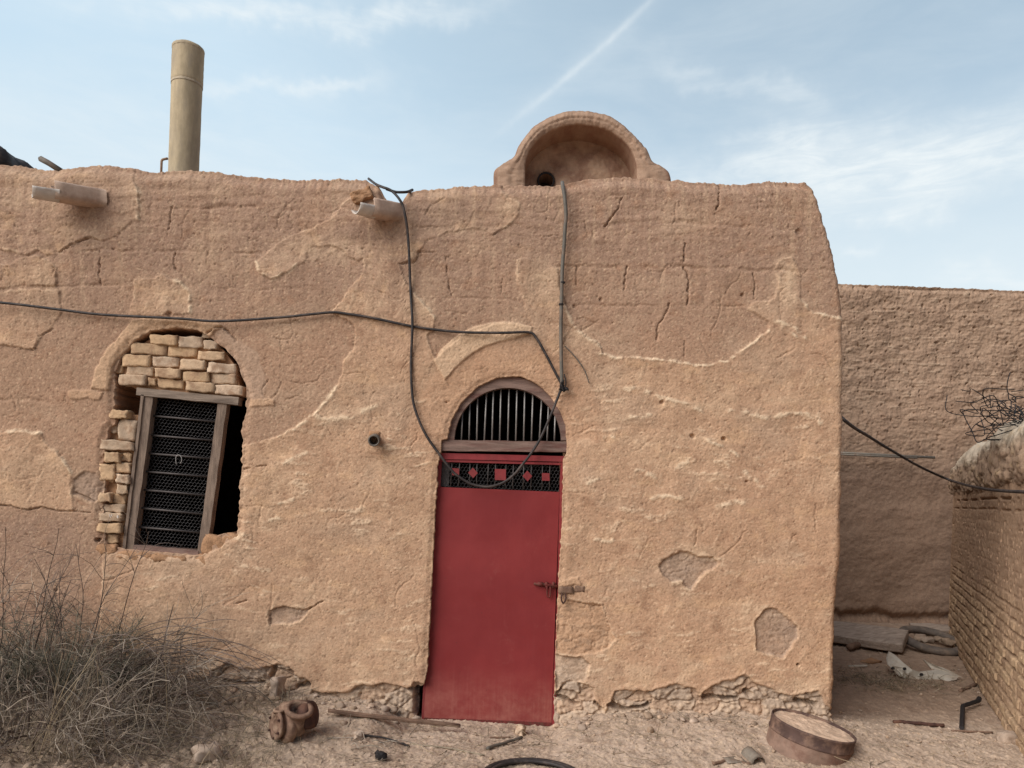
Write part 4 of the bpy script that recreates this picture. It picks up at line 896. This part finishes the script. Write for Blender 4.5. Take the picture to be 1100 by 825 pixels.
mm = MB(); mm.tube([W(880, 485.2, 4.28), W(1004, 491.5, 4.28)], .017, 8); mm.tube([W(890, 487.5, 4.27), W(985, 492, 4.27)], .012, 8)
tag(mm.build('wall_pipe', M['tin'], None, True), 'thin pale pipe running level along the far mud wall in the alley', 'pipe')

# ------------------------------------------------------------------ brick boundary wall on the right
A0 = np.array([2.328, -2.8]); A1 = np.array([5.50, 3.95]); LB = np.linalg.norm(A1 - A0); dB = (A1 - A0) / LB; nB = np.array([-dB[1], dB[0]])   # faces the alley
HB = 1.845
bw = empty('brick_wall', (A0[0], A0[1], 0), 'low brown brick wall with a bulging straw mud capping on the right of the alley', 'wall')
def make_brick_wall():
    us = np.concatenate([np.linspace(0, 1.7, 60, endpoint=False), np.linspace(1.7, LB, 760)]); vs = np.linspace(-.15, HB + .05, 330)
    U, Vv = np.meshgrid(us, vs, indexing='ij')
    wu = U + .010 * fbm(U * 5, Vv * 5, 3, 120); wv = Vv + .007 * fbm(U * 3, Vv * 5, 3, 121) + .008 * perlin(U * .8, Vv * 0, 122)
    ch = .086; row = np.floor(wv / ch); fv = wv / ch - row; off = (row % 2) * .5 + .13 * np.sin(row * 2.3); uu = wu / .235 + off; cb = np.floor(uu); fu = uu - cb
    jv = sm(.20, .06, np.minimum(fv, 1 - fv)); ju = sm(.07, .02, np.minimum(fu, 1 - fu)); joint = np.maximum(jv, ju)
    hsh = _perm[(_perm[(cb.astype(np.int64)) & 255] + row.astype(np.int64)) & 255] / 255.
    smear = sm(.6, 1.15, Vv + .25 * fbm(U * 1.3, Vv * 1.8, 3, 123)); smear = np.clip(smear, 0, .93)
    nf = fbm(U * 16, Vv * 16, 4, 124); nm = fbm(U * 4, Vv * 5, 4, 125)
    h = -.036 * joint * (1 - smear) * sm(-.45, .25, nm + .4 * fbm(U * 7, Vv * 7, 3, 128)) + (1 - smear) * .012 * (hsh - .5) + .007 * nf + .012 * nm
    for (v0, dp) in ((HB - .10, .03), (HB - .19, .02)): h -= dp * np.exp(-((wv - v0) / .010) ** 2) * sm(-.3, .2, fbm(U * 3, Vv * 3, 2, 126))
    pit = sm(.5, .7, perlin(U * 22, Vv * 20, 127)); h -= (.012 + .02 * smear) * pit
    base = np.array(srgb(172, 143, 116)[:3]); c2 = np.array(srgb(188, 160, 128)[:3]); c3 = np.array(srgb(134, 108, 90)[:3]); mud = np.array(srgb(164, 135, 111)[:3])
    C = base + (c2 - base) * hsh[..., None]; C = C + (c3 - C) * (.5 * joint)[..., None]; C = C + (mud - C) * smear[..., None]; C = C + (c3 - C) * (.4 * sm(0, .5, nm))[..., None]
    P = np.stack([A0[0] + dB[0] * U + nB[0] * h, A0[1] + dB[1] * U + nB[1] * h, Vv], -1)
    thk = .42
    end = []; 
    f = gridfaces(820, 330)
    # back face and far end as simple sheets
    q0 = A0 - nB * thk; q1 = A1 - nB * thk
    Vb = np.array([(q0[0], q0[1], -.15), (q1[0], q1[1], -.15), (q1[0], q1[1], HB + .05), (q0[0], q0[1], HB + .05), (A0[0], A0[1], -.15), (A0[0], A0[1], HB + .05), (A1[0], A1[1], -.15), (A1[0], A1[1], HB + .05)])
    n0 = P.size // 3
    fb = np.array([(0, 1, 2, 3), (4, 0, 3, 5), (1, 6, 7, 2)]) + n0
    npmesh('brickwork', np.concatenate([P.reshape(-1, 3), Vb]), np.concatenate([f, fb]), M['mud'], bw, np.concatenate([C.reshape(-1, 3), np.repeat(base[None], 8, 0)]))
    # mud capping
    us = np.linspace(-.0, LB + .12, 520); prof = [(-.02, -.05), (.015, -.02), (.035, .03), (.04, .09), (.035, .16), (.03, .22), (.01, .28), (-.04, .33), (-.10, .365), (-.2, .40), (-.3, .41), (-.40, .38), (-.46, .32), (-.47, .2), (-.46, 0), (-.44, -.06)]; pr = spline([(a, b, 0) for a, b in prof], 5)[:, :2]; k = len(pr); kk = np.arange(k)
    U, K = np.meshgrid(us, kk, indexing='ij')
    ox = pr[K, 0]; oz = pr[K, 1]; cum = K * .022
    n1 = fbm(U * 2.2, cum * 2.2, 4, 130); n2 = fbm(U * 7, cum * 7, 4, 131, .55); n3 = perlin(U * 40, cum * 45, 132)
    heap = .09 * np.exp(-((U - 4.17) / .9) ** 2) + .05 * np.sin(U * 3.1) * .5
    oz2 = 1.15 * oz * (1 + heap * 1.6 + .25 * n1) ; ck = worley(U * 9, cum * 7, 6); rough = .035 * n2 + .007 * n3 + .03 * n1 + .03 * (ck[2] - .5) * sm(.3, .22, oz) - .02 * sm(.12, .0, ck[1] - ck[0]) * sm(.3, .2, oz)
    gx_ = np.gradient(pr[:, 0]); gz_ = np.gradient(pr[:, 1]); gl = np.hypot(gx_, gz_); nx_ = (gz_ / gl)[K]; nz_ = (-gx_ / gl)[K]
    dents = sm(.35, .6, fbm(U * 5, cum * 6, 3, 133)) * sm(.15, .02, oz); rough = rough - .07 * dents
    fade = sm(LB + .12, LB - .15, U)
    ox = (ox + nx_ * rough) * 1.0; oz2 = (oz2 + nz_ * rough) * (.82 + .18 * fade)
    P = np.stack([A0[0] + dB[0] * U + nB[0] * ox, A0[1] + dB[1] * U + nB[1] * ox, HB + .04 + oz2], -1)
    brown = np.array(srgb(150, 126, 106)[:3]); pale = np.array(srgb(180, 166, 147)[:3]); straw = np.array(srgb(182, 156, 122)[:3])
    t = sm(.17, .30, oz + .06 * n2); C = brown + (pale - brown) * t[..., None]; C = C + (straw - C) * (.5 * sm(.1, .5, n2))[..., None]
    # close both ends of the capping
    ends = []; Pv = P.reshape(-1, 3); Cv = C.reshape(-1, 3); tr = []
    for e, fl in ((0, 1), (519, 0)):
        cen = P[e].mean(0) - np.array([dB[0], dB[1], 0]) * (.08 if fl else -.08); ci = len(Pv); Pv = np.vstack([Pv, cen]); Cv = np.vstack([Cv, brown])
        for j in range(k): a_, b_ = e * k + j, e * k + (j + 1) % k; tr.append((ci, a_, b_) if fl else (ci, b_, a_))
    npmesh('mud_capping', Pv, gridfaces(520, k)[:, ::-1], M['mud'], bw, Cv, True, tr)
make_brick_wall()
cable('alley_cable', [(880,436,.35),(901,446.5,.10),(909,453,.06),(920,461,.4),(932,468,.8),(947,477.5,1.3),(963,487,1.8),(982,498,2.3),(1000,507,2.7),(1020,515.5,2.9),(1040,521.5,2.0),(1060,525.5,.95),(1080,527.5,.2),(1100,528.5,-.4),(1125,529.5,-.8)], .013, M['rubber'], 'thick dark cable slung from the house corner to the brick wall across the alley')
mm = MB(); rs = np.random.default_rng(21)
c0 = W(1078, 448, 1.0)
def wl(pts, r_=.0042): mm.tube(spline([W(a, b, y) for a, b, y in pts], 7), r_, 5)
wl([(1034,442,1.3),(1042,440,1.2),(1060,441,1.1),(1075,441,1.0),(1098,442,.7)]); wl([(1034,442,1.3),(1038,452,1.2),(1044,463,1.1),(1050,475,1.0),(1062,470,.9),(1075,466,.8),(1100,458,.6)])
wl([(1054,433,1.1),(1064,429,1.0),(1076,431,1.0),(1080,437,1.0),(1066,445,1.0),(1048,456,1.1),(1042,464,1.1)]); wl([(1085,400,.9),(1082,412,.9),(1083,422,.9),(1091,427,.9),(1089,432,.9),(1084,429,.9),(1083,423,.9)])
for k in range(34):
    pts = []; a, b, y = rs.uniform(1048, 1112), rs.uniform(430, 466), rs.uniform(.45, 1.2)
    for i in range(6): pts.append((a, b, y)); a += rs.normal(2, 14); b += rs.normal(0, 9); b = min(max(b, 418), 472); y = min(max(y + rs.normal(0, .18), .4), 1.3)
    wl(pts, .0036)
tag(mm.build('wire_tangle', M['ironblack'], None, True), 'tangle of black wire lying on top of the brick wall', 'wire')

# ------------------------------------------------------------------ plants
def strand(mm, p, d, L, r_, seg, droop, wob, rs, n=4):
    pts = [np.array(p, float)]; d = np.array(d, float); d /= np.linalg.norm(d)
    for i in range(seg):
        d = d + np.array([0, 0, -droop / seg]) + rs.normal(0, wob, 3); d /= np.linalg.norm(d); pts.append(pts[-1] + d * L / seg)
    pts = np.array(pts); mm.tube(pts, np.linspace(r_, r_ * .45, seg + 1), n, False); return pts
def shrub(base, nst, rad, height, rs, brown, pale=None, r0=.0042, sidebias=(0, 0), subs=(5, 2), maxx=99):
    for k in range(nst):
        a = rs.uniform(0, 2 * math.pi); el = R(rs.uniform(12, 80)); rr_ = rad * math.sqrt(rs.random())
        p = base + np.array([rr_ * math.cos(a), .55 * rr_ * math.sin(a), 0]); d = np.array([math.cos(a) * math.cos(el) + sidebias[0], .7 * math.sin(a) * math.cos(el) + sidebias[1], math.sin(el)])
        L = height * rs.uniform(.55, 1.25); tgt = pale if (pale is not None and rs.random() < .5) else brown
        pts = strand(tgt, p, d, L, r0 * rs.choice([.6, .8, 1.0, 1.5, 2.0], p=[.25, .3, .25, .13, .07]), 8, rs.uniform(.2, 1.3), .10, rs)
        for j in range(rs.poisson(subs[0])):
            i = rs.integers(2, 8); dd = pts[i] - pts[i - 1]; dd = dd / np.linalg.norm(dd) + rs.normal(0, .55, 3)
            p2 = strand(tgt, pts[i], dd, L * rs.uniform(.2, .55), r0 * .6, 6, rs.uniform(.0, .9), .16, rs, 3)
            for q in range(rs.poisson(subs[1])):
                i2 = rs.integers(1, 6); d2 = p2[i2] - p2[i2 - 1]; d2 = d2 / np.linalg.norm(d2) + rs.normal(0, .7, 3)
                strand(tgt, p2[i2], d2, L * rs.uniform(.1, .28), r0 * .45, 4, .2, .18, rs, 3)
rs = np.random.default_rng(31)
ds = empty('dry_shrub', (-2.75, -.55, .1), 'large tangled leafless dry shrub with arching twigs at the left in front of the house', 'shrub')
mb_, mp_ = MB(), MB()
shrub(np.array([-2.82, -.62, .08]), 115, .55, .74, rs, mb_, mp_, .0040, (.18, 0))
shrub(np.array([-2.65, -.95, .05]), 85, .55, .44, rs, mb_, mp_, .0034, (.1, 0))
shrub(np.array([-2.35, -.50, .08]), 30, .30, .54, rs, mb_, mp_, .0036, (.35, 0))
for k in range(11):                                                # tall shoots against the wall at the left
    x = rs.uniform(-3.4, -2.55); pts = strand(mb_, (x, -.35 + rs.normal(0, .08), .4), (rs.normal(.1, .12), 0, 1), rs.uniform(.55, 1.0), .004, 9, .25, .06, rs)
    for j in range(7):
        i = rs.integers(3, 9); dd = pts[i] - pts[i - 1]; dd = dd / np.linalg.norm(dd) + rs.normal(0, .6, 3); strand(mb_, pts[i], dd, rs.uniform(.1, .35), .0022, 6, .9, .12, rs, 3)
for k in range(42):                                                # long arching canes to the right
    a = rs.uniform(-.5, .5); strand(mb_, (rs.uniform(-2.8, -2.2), rs.uniform(-.6, -.3), rs.uniform(.3, .6)), (1, a * .4, rs.uniform(.2, .9)), rs.uniform(.5, .95), .0036, 10, rs.uniform(.8, 1.8), .07, rs)
mb_.build('branches', M['twig'], ds); mp_.build('pale_stalks', M['twigpale'], ds)
mm = MB(); shrub(np.array([-3.05, -.22, .20]), 240, .36, .5, rs, mm, None, .0030, (0, 0), (6, 2))
tag(mm.build('sage_bush', M['sage'], None), 'grey green fine leaved bush at the far left behind the dry shrub', 'bush')
mm = MB()
for k in range(2600):
    x = rs.uniform(-3.5, -1.35) if k % 5 else rs.uniform(-1.7, -.9); y = rs.uniform(-1.15, -.10)
    if rs.random() < sm(-1.9, -.9, np.array(x)): continue
    z = float(gbase(np.array(x), np.array(y))) - .01; strand(mm, (x, y, z), (rs.normal(0, .5), rs.normal(0, .5), rs.uniform(.25, 1)), rs.uniform(.05, .26) * (1.3 if x < -2 else .8), .0019, 4, .7, .12, rs, 3)
for k in range(70):
    x, y = rs.uniform(-3.4, -1.9), rs.uniform(-1.15, -.6); strand(mm, (x, y, .05), (rs.normal(0, .45), rs.normal(0, .3), 1), rs.uniform(.3, .7), .0030, 5, .15, .03, rs, 4)
tag(mm.build('dry_grass', M['straw'], None), 'dry straw coloured grass and dead stalks on the ground at the lower left', 'grass', kind='stuff')
mm = MB()
for k in range(500):
    x, y = 3.55 + rs.normal(0, .33), 1.6 + rs.normal(0, .22); strand(mm, (x, y, .02), (rs.normal(0, .6), rs.normal(0, .6), .7), rs.uniform(.03, .11), .0028, 3, .8, .15, rs, 3)
tag(mm.build('weed_litter', M['straw'], None), 'patch of dry weeds and litter on the alley floor', 'weeds', kind='stuff')

mm = MB()
for k in range(1500):
    x, y = rs.uniform(-2.4, 3.2), rs.uniform(-1.15, -.06); a = rs.uniform(0, 6.28); z = float(gbase(np.array(x), np.array(y)))
    strand(mm, (x, y, z + .008), (math.cos(a), math.sin(a), rs.normal(0, .12)), rs.uniform(.02, .10) if k % 12 else rs.uniform(.12, .3), .0018 if k % 12 else .0028, 3, .05, .15, rs, 3)
tag(mm.build('straw_litter', M['straw'], None), 'bits of straw and dry stems strewn over the yard', 'straw', kind='stuff')

# ------------------------------------------------------------------ loose stones
def ico():
    t = (1 + 5 ** .5) / 2; V = np.array([(-1, t, 0), (1, t, 0), (-1, -t, 0), (1, -t, 0), (0, -1, t), (0, 1, t), (0, -1, -t), (0, 1, -t), (t, 0, -1), (t, 0, 1), (-t, 0, -1), (-t, 0, 1)], float)
    Fc = [(0,11,5),(0,5,1),(0,1,7),(0,7,10),(0,10,11),(1,5,9),(5,11,4),(11,10,2),(10,7,6),(7,1,8),(3,9,4),(3,4,2),(3,2,6),(3,6,8),(3,8,9),(4,9,5),(2,4,11),(6,2,10),(8,6,7),(9,8,1)]
    V /= np.linalg.norm(V, axis=1)[:, None]; V = V.tolist(); out = []; mid = {}
    def mp(a, b):
        k = (min(a, b), max(a, b))
        if k not in mid: p = np.array(V[a]) + np.array(V[b]); V.append((p / np.linalg.norm(p)).tolist()); mid[k] = len(V) - 1
        return mid[k]
    for a, b, c in Fc: x, y, z = mp(a, b), mp(b, c), mp(c, a); out += [(a, x, z), (b, y, x), (c, z, y), (x, y, z)]
    return np.array(V), np.array(out)
ICV, ICF = ico()
def rocks(name, spots, matl, rs):
    VV = []; FF = []; o = 0
    for (x, y, z, r_) in spots:
        V = ICV * (1 + rs.normal(0, .13, (len(ICV), 1))) * rs.uniform(.6, 1.3, 3) * (1, 1, .7) * r_
        for _ in range(7):
            nn_ = rs.normal(0, 1, 3); nn_ /= np.linalg.norm(nn_); dd_ = V @ nn_; lim = r_ * rs.uniform(.45, .75); V = V - np.maximum(dd_ - lim, 0)[:, None] * nn_
        a = rs.uniform(0, 6.28); c_, s_ = math.cos(a), math.sin(a); V = V @ np.array([[c_, -s_, 0], [s_, c_, 0], [0, 0, 1]])
        VV.append(V + (x, y, z)); FF.append(ICF + o); o += len(V)
    return npmesh(name, np.vstack(VV), np.zeros((0, 4)), matl, None, None, False, np.vstack(FF))
sp = []
for k in range(1700):
    x = rs.uniform(-3.4, 3.6); y = rs.uniform(-1.2, -.03) if rs.random() < .75 else rs.uniform(-.25, -.02)
    r_ = .003 + .006 * rs.random() ** 2 + (.012 * rs.random() if rs.random() < .05 else 0); sp.append((x, y, float(gbase(np.array(x), np.array(y))) + r_ * .3, r_))
for k in range(500):
    x, y = rs.uniform(2.4, 5.2), rs.uniform(0, 4.3); r_ = .005 + .014 * rs.random() ** 2; sp.append((x, y, float(gbase(np.array(x), np.array(y))) + r_ * .3, r_))
tag(rocks('gravel', sp, M['stone'], rs), 'loose gravel and small stones scattered over the dusty ground', 'gravel', kind='stuff')
sp = []
for k in range(110):
    x = rs.uniform(-3.2, -.72); y = -.02 - abs(rs.normal(0, .2)); r_ = .008 + .04 * rs.random() ** 2; sp.append((x, y, float(gbase(np.array(x), np.array(y))) + r_ * .2, r_))
for k in range(70):
    x = rs.uniform(.36, 2.3); y = -.02 - abs(rs.normal(0, .14)); r_ = .008 + .03 * rs.random() ** 2; sp.append((x, y, float(gbase(np.array(x), np.array(y))) + r_ * .2, r_))
tag(rocks('rubble', sp, M['stone'], rs), 'broken mud and stone rubble heaped along the foot of the house wall', 'rubble', kind='stuff')

def stone(px, py, size, label, seed, phi=0, grp=None, matl='stone'):
    p = ground_at(px, py); mm = MB(); mm.rbox(p + (0, 0, size[2] * .35), size, frame(phi, seed * 37 % 90), min(size) * .28, 8, min(size) * .10, seed)
    return tag(mm.build('stone', M[matl], None, True), label, 'stone', grp)
stone(222, 815, (.15, .12, .09), 'pale rounded stone on the ground at the bottom left below the pump', 1)
stone(559, 789, (.075, .06, .075), 'small yellowish stone sitting on a stick in front of the red door', 2, 20, None, 'brick')
stone(468, 779, (.11, .06, .04), 'flat pale stone lying against the bottom left of the red door', 3)
stone(447, 776, (.05, .05, .05), 'small white stone by the dark gap left of the door', 4)
stone(1085, 797, (.16, .1, .08), 'pale lump of stone at the foot of the brick wall', 5)
stone(385, 793, (.06, .05, .05), 'small pale stone among loose wires right of the rusty pump', 6)
stone(298, 748, (.13, .06, .16), 'upright flat grey slab of stone leaning on the wall foot above the pump', 7, 8)
# ------------------------------------------------------------------ rusty pump casing
def make_pump():
    g = ground_at(305, 796); y = g[1]; root = empty('pump_casing', g, 'rusty cast iron pump casing with two flanged openings lying by the wall', 'pump')
    c = W(308, 778, y + .02)
    mm = MB(); ax = np.array([-.75, -.62, .08]); ax /= np.linalg.norm(ax)
    n = 40; k = 12; u = np.cross(ax, (0, 0, 1)); u /= np.linalg.norm(u); v = np.cross(u, ax); V = []
    for i in range(n):
        t = i / n * 2 * math.pi; rm = .075 + .020 * i / n; rt = .030 + .018 * i / n; d = math.cos(t + 1.9) * u + math.sin(t + 1.9) * v
        for j in range(k): s_ = j / k * 2 * math.pi; V.append(c + d * (rm + rt * math.cos(s_)) + ax * rt * 1.1 * math.sin(s_))
    f = [(i * k + j, ((i + 1) % n) * k + j, ((i + 1) % n) * k + (j + 1) % k, i * k + (j + 1) % k) for i in range(n) for j in range(k)]
    mm.add(V, f); mm.lathe(c, ax, [(.0, -.05), (.085, -.045), (.09, .0), (.07, .04)], 28)
    mm.build('body', M['rust'], root, True)
    mm = MB(); p = c + ax * .02; mm.lathe(p, ax, [(.075, 0), (.078, .035), (.092, .04), (.092, .056), (.060, .058), (.056, .045), (.050, .045), (.050, .052), (.036, .052), (.032, .02), (.0, .015)], 30)
    mm.build('inlet_flange', M['rust'], root, True)
    mm = MB(); q = W(321, 764, y - .02); ax2 = np.array([.18, -.30, .93]); mm.lathe(q, ax2, [(.052, -.15), (.056, -.05), (.060, -.005), (.088, .002), (.09, .022), (.066, .028), (.060, .018), (.058, -.03), (.0, -.035)], 30)
    out = mm.build('outlet_flange', M['rust'], root, True)
    mm = MB(); p = W(301.5, 767, y); mm.lathe(p, (-.1, -.1, 1), [(.034, -.06), (.034, .02), (.042, .022), (.042, .034), (.028, .036), (.026, -.02), (.0, -.02)], 22); mm.build('top_stub', M['rust'], root, True)
    mm = MB(); p = W(331, 768, y + .06); mm.lathe(p, (.85, -.2, .2), [(.0, -.05), (.085, -.03), (.09, 0), (.085, .03), (.05, .04), (.0, .04)], 26); mm.build('rear_cover', M['darkrust'], root, True)
    for k in range(6):
        a = k * math.pi / 3 + .4; pp = c + ax * .078 + (math.cos(a) * u + math.sin(a) * v) * .076
        mm = MB(); mm.lathe(pp, ax, [(.0, .012), (.008, .012), (.009, 0)], 6); mm.build('flange_bolt', M['darkrust'], root)
make_pump()

# ------------------------------------------------------------------ half buried drum
def make_drum():
    g = ground_at(885, 823); y = g[1] + .26; c = W(873.5, 779.5, y); ax = np.array([.19, -.05, .97]); ax /= np.linalg.norm(ax)
    root = empty('drum', (c[0], c[1], c[2] - .22), 'short rusty drum packed with earth standing tilted by the house corner', 'drum')
    r_ = .262
    mm = MB(); mm.lathe(c, ax, [(r_ * .985, -.36), (r_ * .985, -.20), (r_ * .99, -.075)], 56); mm.build('side', M['drumside'], root, True)
    mm = MB(); mm.lathe(c, ax, [(r_ * .99, -.082), (r_ * 1.012, -.078), (r_ * 1.012, -.070), (r_ * .998, -.064), (r_ * 1.0, -.012), (r_ * 1.012, -.006), (r_ * 1.012, .006), (r_ * .985, .008), (r_ * .975, -.02)], 56); mm.build('rim', M['drumrim'], root, True)
    u = np.cross(ax, (0, 1, .1)); u /= np.linalg.norm(u); v = np.cross(ax, u)
    nr, na = 26, 90; V = []; Cc = []
    for i in range(nr):
        rr_ = r_ * .978 * i / (nr - 1)
        for j in range(na):
            a = j / na * 2 * math.pi; x, yy = rr_ * math.cos(a), rr_ * math.sin(a)
            h = -.012 + .010 * float(fbm(np.array(x * 14), np.array(yy * 14), 4, 140)) + .004 * float(perlin(np.array(x * 70), np.array(yy * 70), 141)) + .012 * (1 - rr_ / r_)
            V.append(c + u * x + v * yy + ax * h); Cc.append(np.array(srgb(208, 182, 158)[:3]) * (1 + .25 * float(perlin(np.array(x * 20), np.array(yy * 20), 142))))
    f = np.array([(i * na + j, (i + 1) * na + j, (i + 1) * na + (j + 1) % na, i * na + (j + 1) % na) for i in range(nr - 1) for j in range(na)])
    npmesh('earth_fill', np.array(V), f, M['ground'], root, np.array(Cc))
make_drum()

# ------------------------------------------------------------------ small debris in front
def lying(px0, py0, px1, py1, r_, name, matl, label, cat, lift=0.0, n=8, bend=0.0, taper=1.0):
    a, b = ground_at(px0, py0), ground_at(px1, py1); mid = (a + b) / 2 + np.array([0, bend, 0]); mm = MB()
    P = spline([a + (0, 0, r_ + lift), mid + (0, 0, r_ + lift), b + (0, 0, r_)], 8); P[:, 1:] += rng.normal(0, r_ * .12, (len(P), 2)); mm.tube(P, np.linspace(r_, r_ * taper, len(P)), n)
    return tag(mm.build(name, matl, None, True), label, cat)
a, b = ground_at(352, 771), ground_at(494, 787); mm = MB(); dv = b - a; L = np.linalg.norm(dv); ang = math.atan2(dv[1], dv[0])
mm.rbox((a + b) / 2 + (0, 0, .045), (L, .036, .024), np.array(Matrix.Rotation(ang, 3, 'Z') @ Matrix.Rotation(-math.asin(dv[2] / L), 3, 'Y')), .008, 10, .004, 3)
tag(mm.build('wooden_batten', M['stick'], None, True), 'long brown wooden batten lying on the ground from the pump to the door', 'batten')
lying(523, 806, 560, 794, .012, 'stick', M['conduit'], 'grey stick lying under the yellowish stone before the door', 'stick', .0, 8, .0, .8)
lying(526, 793, 548, 793, .006, 'stick', M['stick'], 'thin short brown stick beside the yellowish stone', 'stick')
lying(385, 792, 440, 803, .007, 'wire', M['rubber'], 'thin dark wire lying on the ground below the long wooden batten', 'wire', .01, 6, .03)
lying(440, 800, 520, 812, .005, 'stick', M['straw'], 'thin pale dry stem on the ground below the door', 'stick', .0, 6, .03)
lying(766, 822, 806, 823, .010, 'stick', M['stick'], 'bent brown stick at the bottom edge left of the rusty drum', 'stick', .0, 7, .06)
mm = MB()
for k in range(16):
    p = ground_at(rs.uniform(372, 420), rs.uniform(790, 818)); q = p + np.array([rs.normal(0, .1), rs.normal(0, .05), .0]); mm.tube(spline([p + (0, 0, .01), (p + q) / 2 + (0, rs.normal(0, .03), rs.uniform(.01, .05)), q + (0, 0, .01)], 5), .0025, 4)
tag(mm.build('wire_scraps', M['twigpale'], None), 'loose pale roots and wire scraps on the ground right of the pump', 'scraps', kind='stuff')
p = ground_at(409, 815); mm = MB(); mm.rbox(p + (0, 0, .02), (.07, .05, .045), frame(10), .015, 5, .008, 4); tag(mm.build('rubber_scrap', M['ironblack'], None, True), 'small black scrap on the ground at the bottom below the batten', 'scrap')
p = ground_at(803, 820); mm = MB(); half_pipe(mm, p + (.06, -.03, .012), p + (.03, .10, .03), .045, .045, 5, 180, th=.004, n=16)
mm.rbox(p + (-.075, .02, .012), (.13, .08, .006), frame(4, 12, 5), .002, 3, .003, 5); tag(mm.build('tin_scrap', M['tin'], None, True), 'curled grey scrap of sheet metal on the ground left of the rusty drum', 'scrap metal')
c = ground_at(571, 821); mm = MB(); c = c + np.array([0, -.27, .02]); P = [c + (.285 * math.cos(t), .27 * math.sin(t), 0) for t in np.linspace(0, 2 * math.pi, 60)]; mm.tube(P, .020, 10, False)
P = [c + (.245 * math.cos(t), .232 * math.sin(t), .012) for t in np.linspace(0, 2 * math.pi, 60)]; mm.tube(P, .012, 8, False)
tag(mm.build('hose_coil', M['rubber'], None, True), 'black coil of hose whose edge shows at the bottom before the door', 'hose')

# ------------------------------------------------------------------ alley debris
a = W(905, 682, 3.35); b = W(979, 693, 2.9); dv = b - a; ang = math.atan2(dv[1], dv[0]); L = np.linalg.norm(dv) + .9
mid = b - dv / np.linalg.norm(dv) * L / 2; mm = MB()
mm.rbox((mid[0], mid[1] + .12, .14), (L, .42, .11), np.array(Matrix.Rotation(ang, 3, 'Z') @ Matrix.Rotation(R(16), 3, 'X')), .02, 14, .008, 5)
tag(mm.build('timber_slab', M['plank'], None, True), 'wide grey timber slab lying in the shaded alley against the far wall', 'slab')
mm = MB(); g = ground_at(1016, 690); mm.rbox(g + (.05, .25, .12), (.62, .20, .05), np.array(Matrix.Rotation(R(-8), 3, 'Z') @ Matrix.Rotation(R(14), 3, 'X')), .012, 8, .005, 12)
tag(mm.build('board', M['plank'], None, True), 'pale short board lying behind the old tyre against the far wall', 'board')
mm = MB(); a, b = ground_at(912, 700), ground_at(968, 690); mm.tube(spline([a + (0, 0, .05), (a + b) / 2 + (0, .06, .06), b + (0, 0, .05)], 6), .038, 9)
tag(mm.build('log', M['stick'], None, True), 'rough dark log lying beside the timber slab in the alley', 'log')
mm = MB(); g = ground_at(935, 712); mm.rbox(g + (0, 0, .015), (.2, .12, .03), frame(0, 30), .012, 6, .008, 14)
tag(mm.build('mud_clod', M['mortar'], None, True), 'flat clod of mud on the alley floor between the house corner and the plastic guard', 'clod')
g = ground_at(1005, 700); mm = MB(); mm.lathe(g + (0, .1, .11), (.05, -.25, 1), [(.30, -.05), (.345, -.03), (.36, 0), (.345, .03), (.30, .045), (.26, .03), (.25, 0), (.26, -.03)], 44, True)
ty = tag(mm.build('tyre', M['dustyrubber'], None, True), 'dusty old tyre lying flat in the back corner of the alley', 'tyre')
mm = MB()
for k in range(5): mm.rbox(g + (rs.normal(0, .12), .1 + rs.normal(0, .1), .12), (.16, .1, .06), frame(0, k * 50), .02, 5, .01, k)
tag(mm.build('tyre_rubble', M['stone'], None, True), 'rubble filling the middle of the old tyre', 'rubble', kind='stuff')
C9 = lambda x, y: (900 + x / 5.89, 640 + y / 5.89)
g = ground_at(*C9(560, 535)); yy = g[1]
def bent(mm, L, y, lean, th):
    P = W([C9(*p)[0] for p in L], [C9(*p)[1] for p in L], y); z0 = P[:, 2].min(); P[:, 1] += (P[:, 2] - z0) * lean + .05 * np.sin(np.arange(len(P))); mm.prism(P, th)
root = empty('plastic_guard', g, 'broken white plastic guard with black discs in place of bolt holes lying on the alley floor', 'plastic guard')
mm = MB(); bent(mm, [(355,455),(375,425),(410,388),(430,405),(450,440),(485,475),(540,492),(610,494),(690,488),(740,502),(772,514),(740,528),(690,538),(600,541),(500,536),(440,528),(395,512),(365,480)], yy, .9, .022); mm.build('shell', M['plastic'], root)
mm = MB(); bent(mm, [(584,422),(600,425),(640,455),(690,466),(735,486),(775,512),(730,500),(690,490),(625,474)], yy + .06, .9, .02); mm.build('fin', M['plastic'], root)
for (a, b) in ((436, 466), (530, 497), (362, 463)):
    q = W(*C9(a, b), yy - .012); zz = q[2] - g[2]; q[1] += zz * .9 - .05 * (a == 0); mm = MB(); mm.lathe(q + (0, -.06, 0), (0, 1, -.3), [(.0, 0), (.014, 0), (.014, .02)], 12); mm.build('bolt_hole_disc', M['ironblack'], root)  # solid black discs stand in for the dark inside open holes
lying(959.5, 777, 1014, 781.5, .014, 'rusty_rod', M['darkrust'], 'dark rusty rod lying across the alley floor near the brick wall', 'rod')
lying(1031, 744, 1048, 737, .016, 'stick', M['stick'], 'short dark stick lying at the foot of the brick wall', 'stick')
a, e, b = ground_at(1033, 785), ground_at(1034, 765), ground_at(1051, 759); mm = MB(); mm.tube([a + (0, 0, .02), e + (0, 0, .05), b + (0, 0, .05)], .017, 6); mm.tube([b + (0, 0, .05), b + (.03, .04, .06)], .02, 6)
tag(mm.build('iron_bracket', M['ironblack'], None), 'black bent iron bracket on the alley floor by the brick wall', 'bracket')
lying(912, 717, 931, 716.5, .012, 'stick', M['plastic'], 'thin whitish stick in the shade beside the house corner', 'stick')
lying(1022, 786, 1066, 788, .008, 'stick', M['stick'], 'thin brown twig lying in front of the black iron bracket', 'twig')
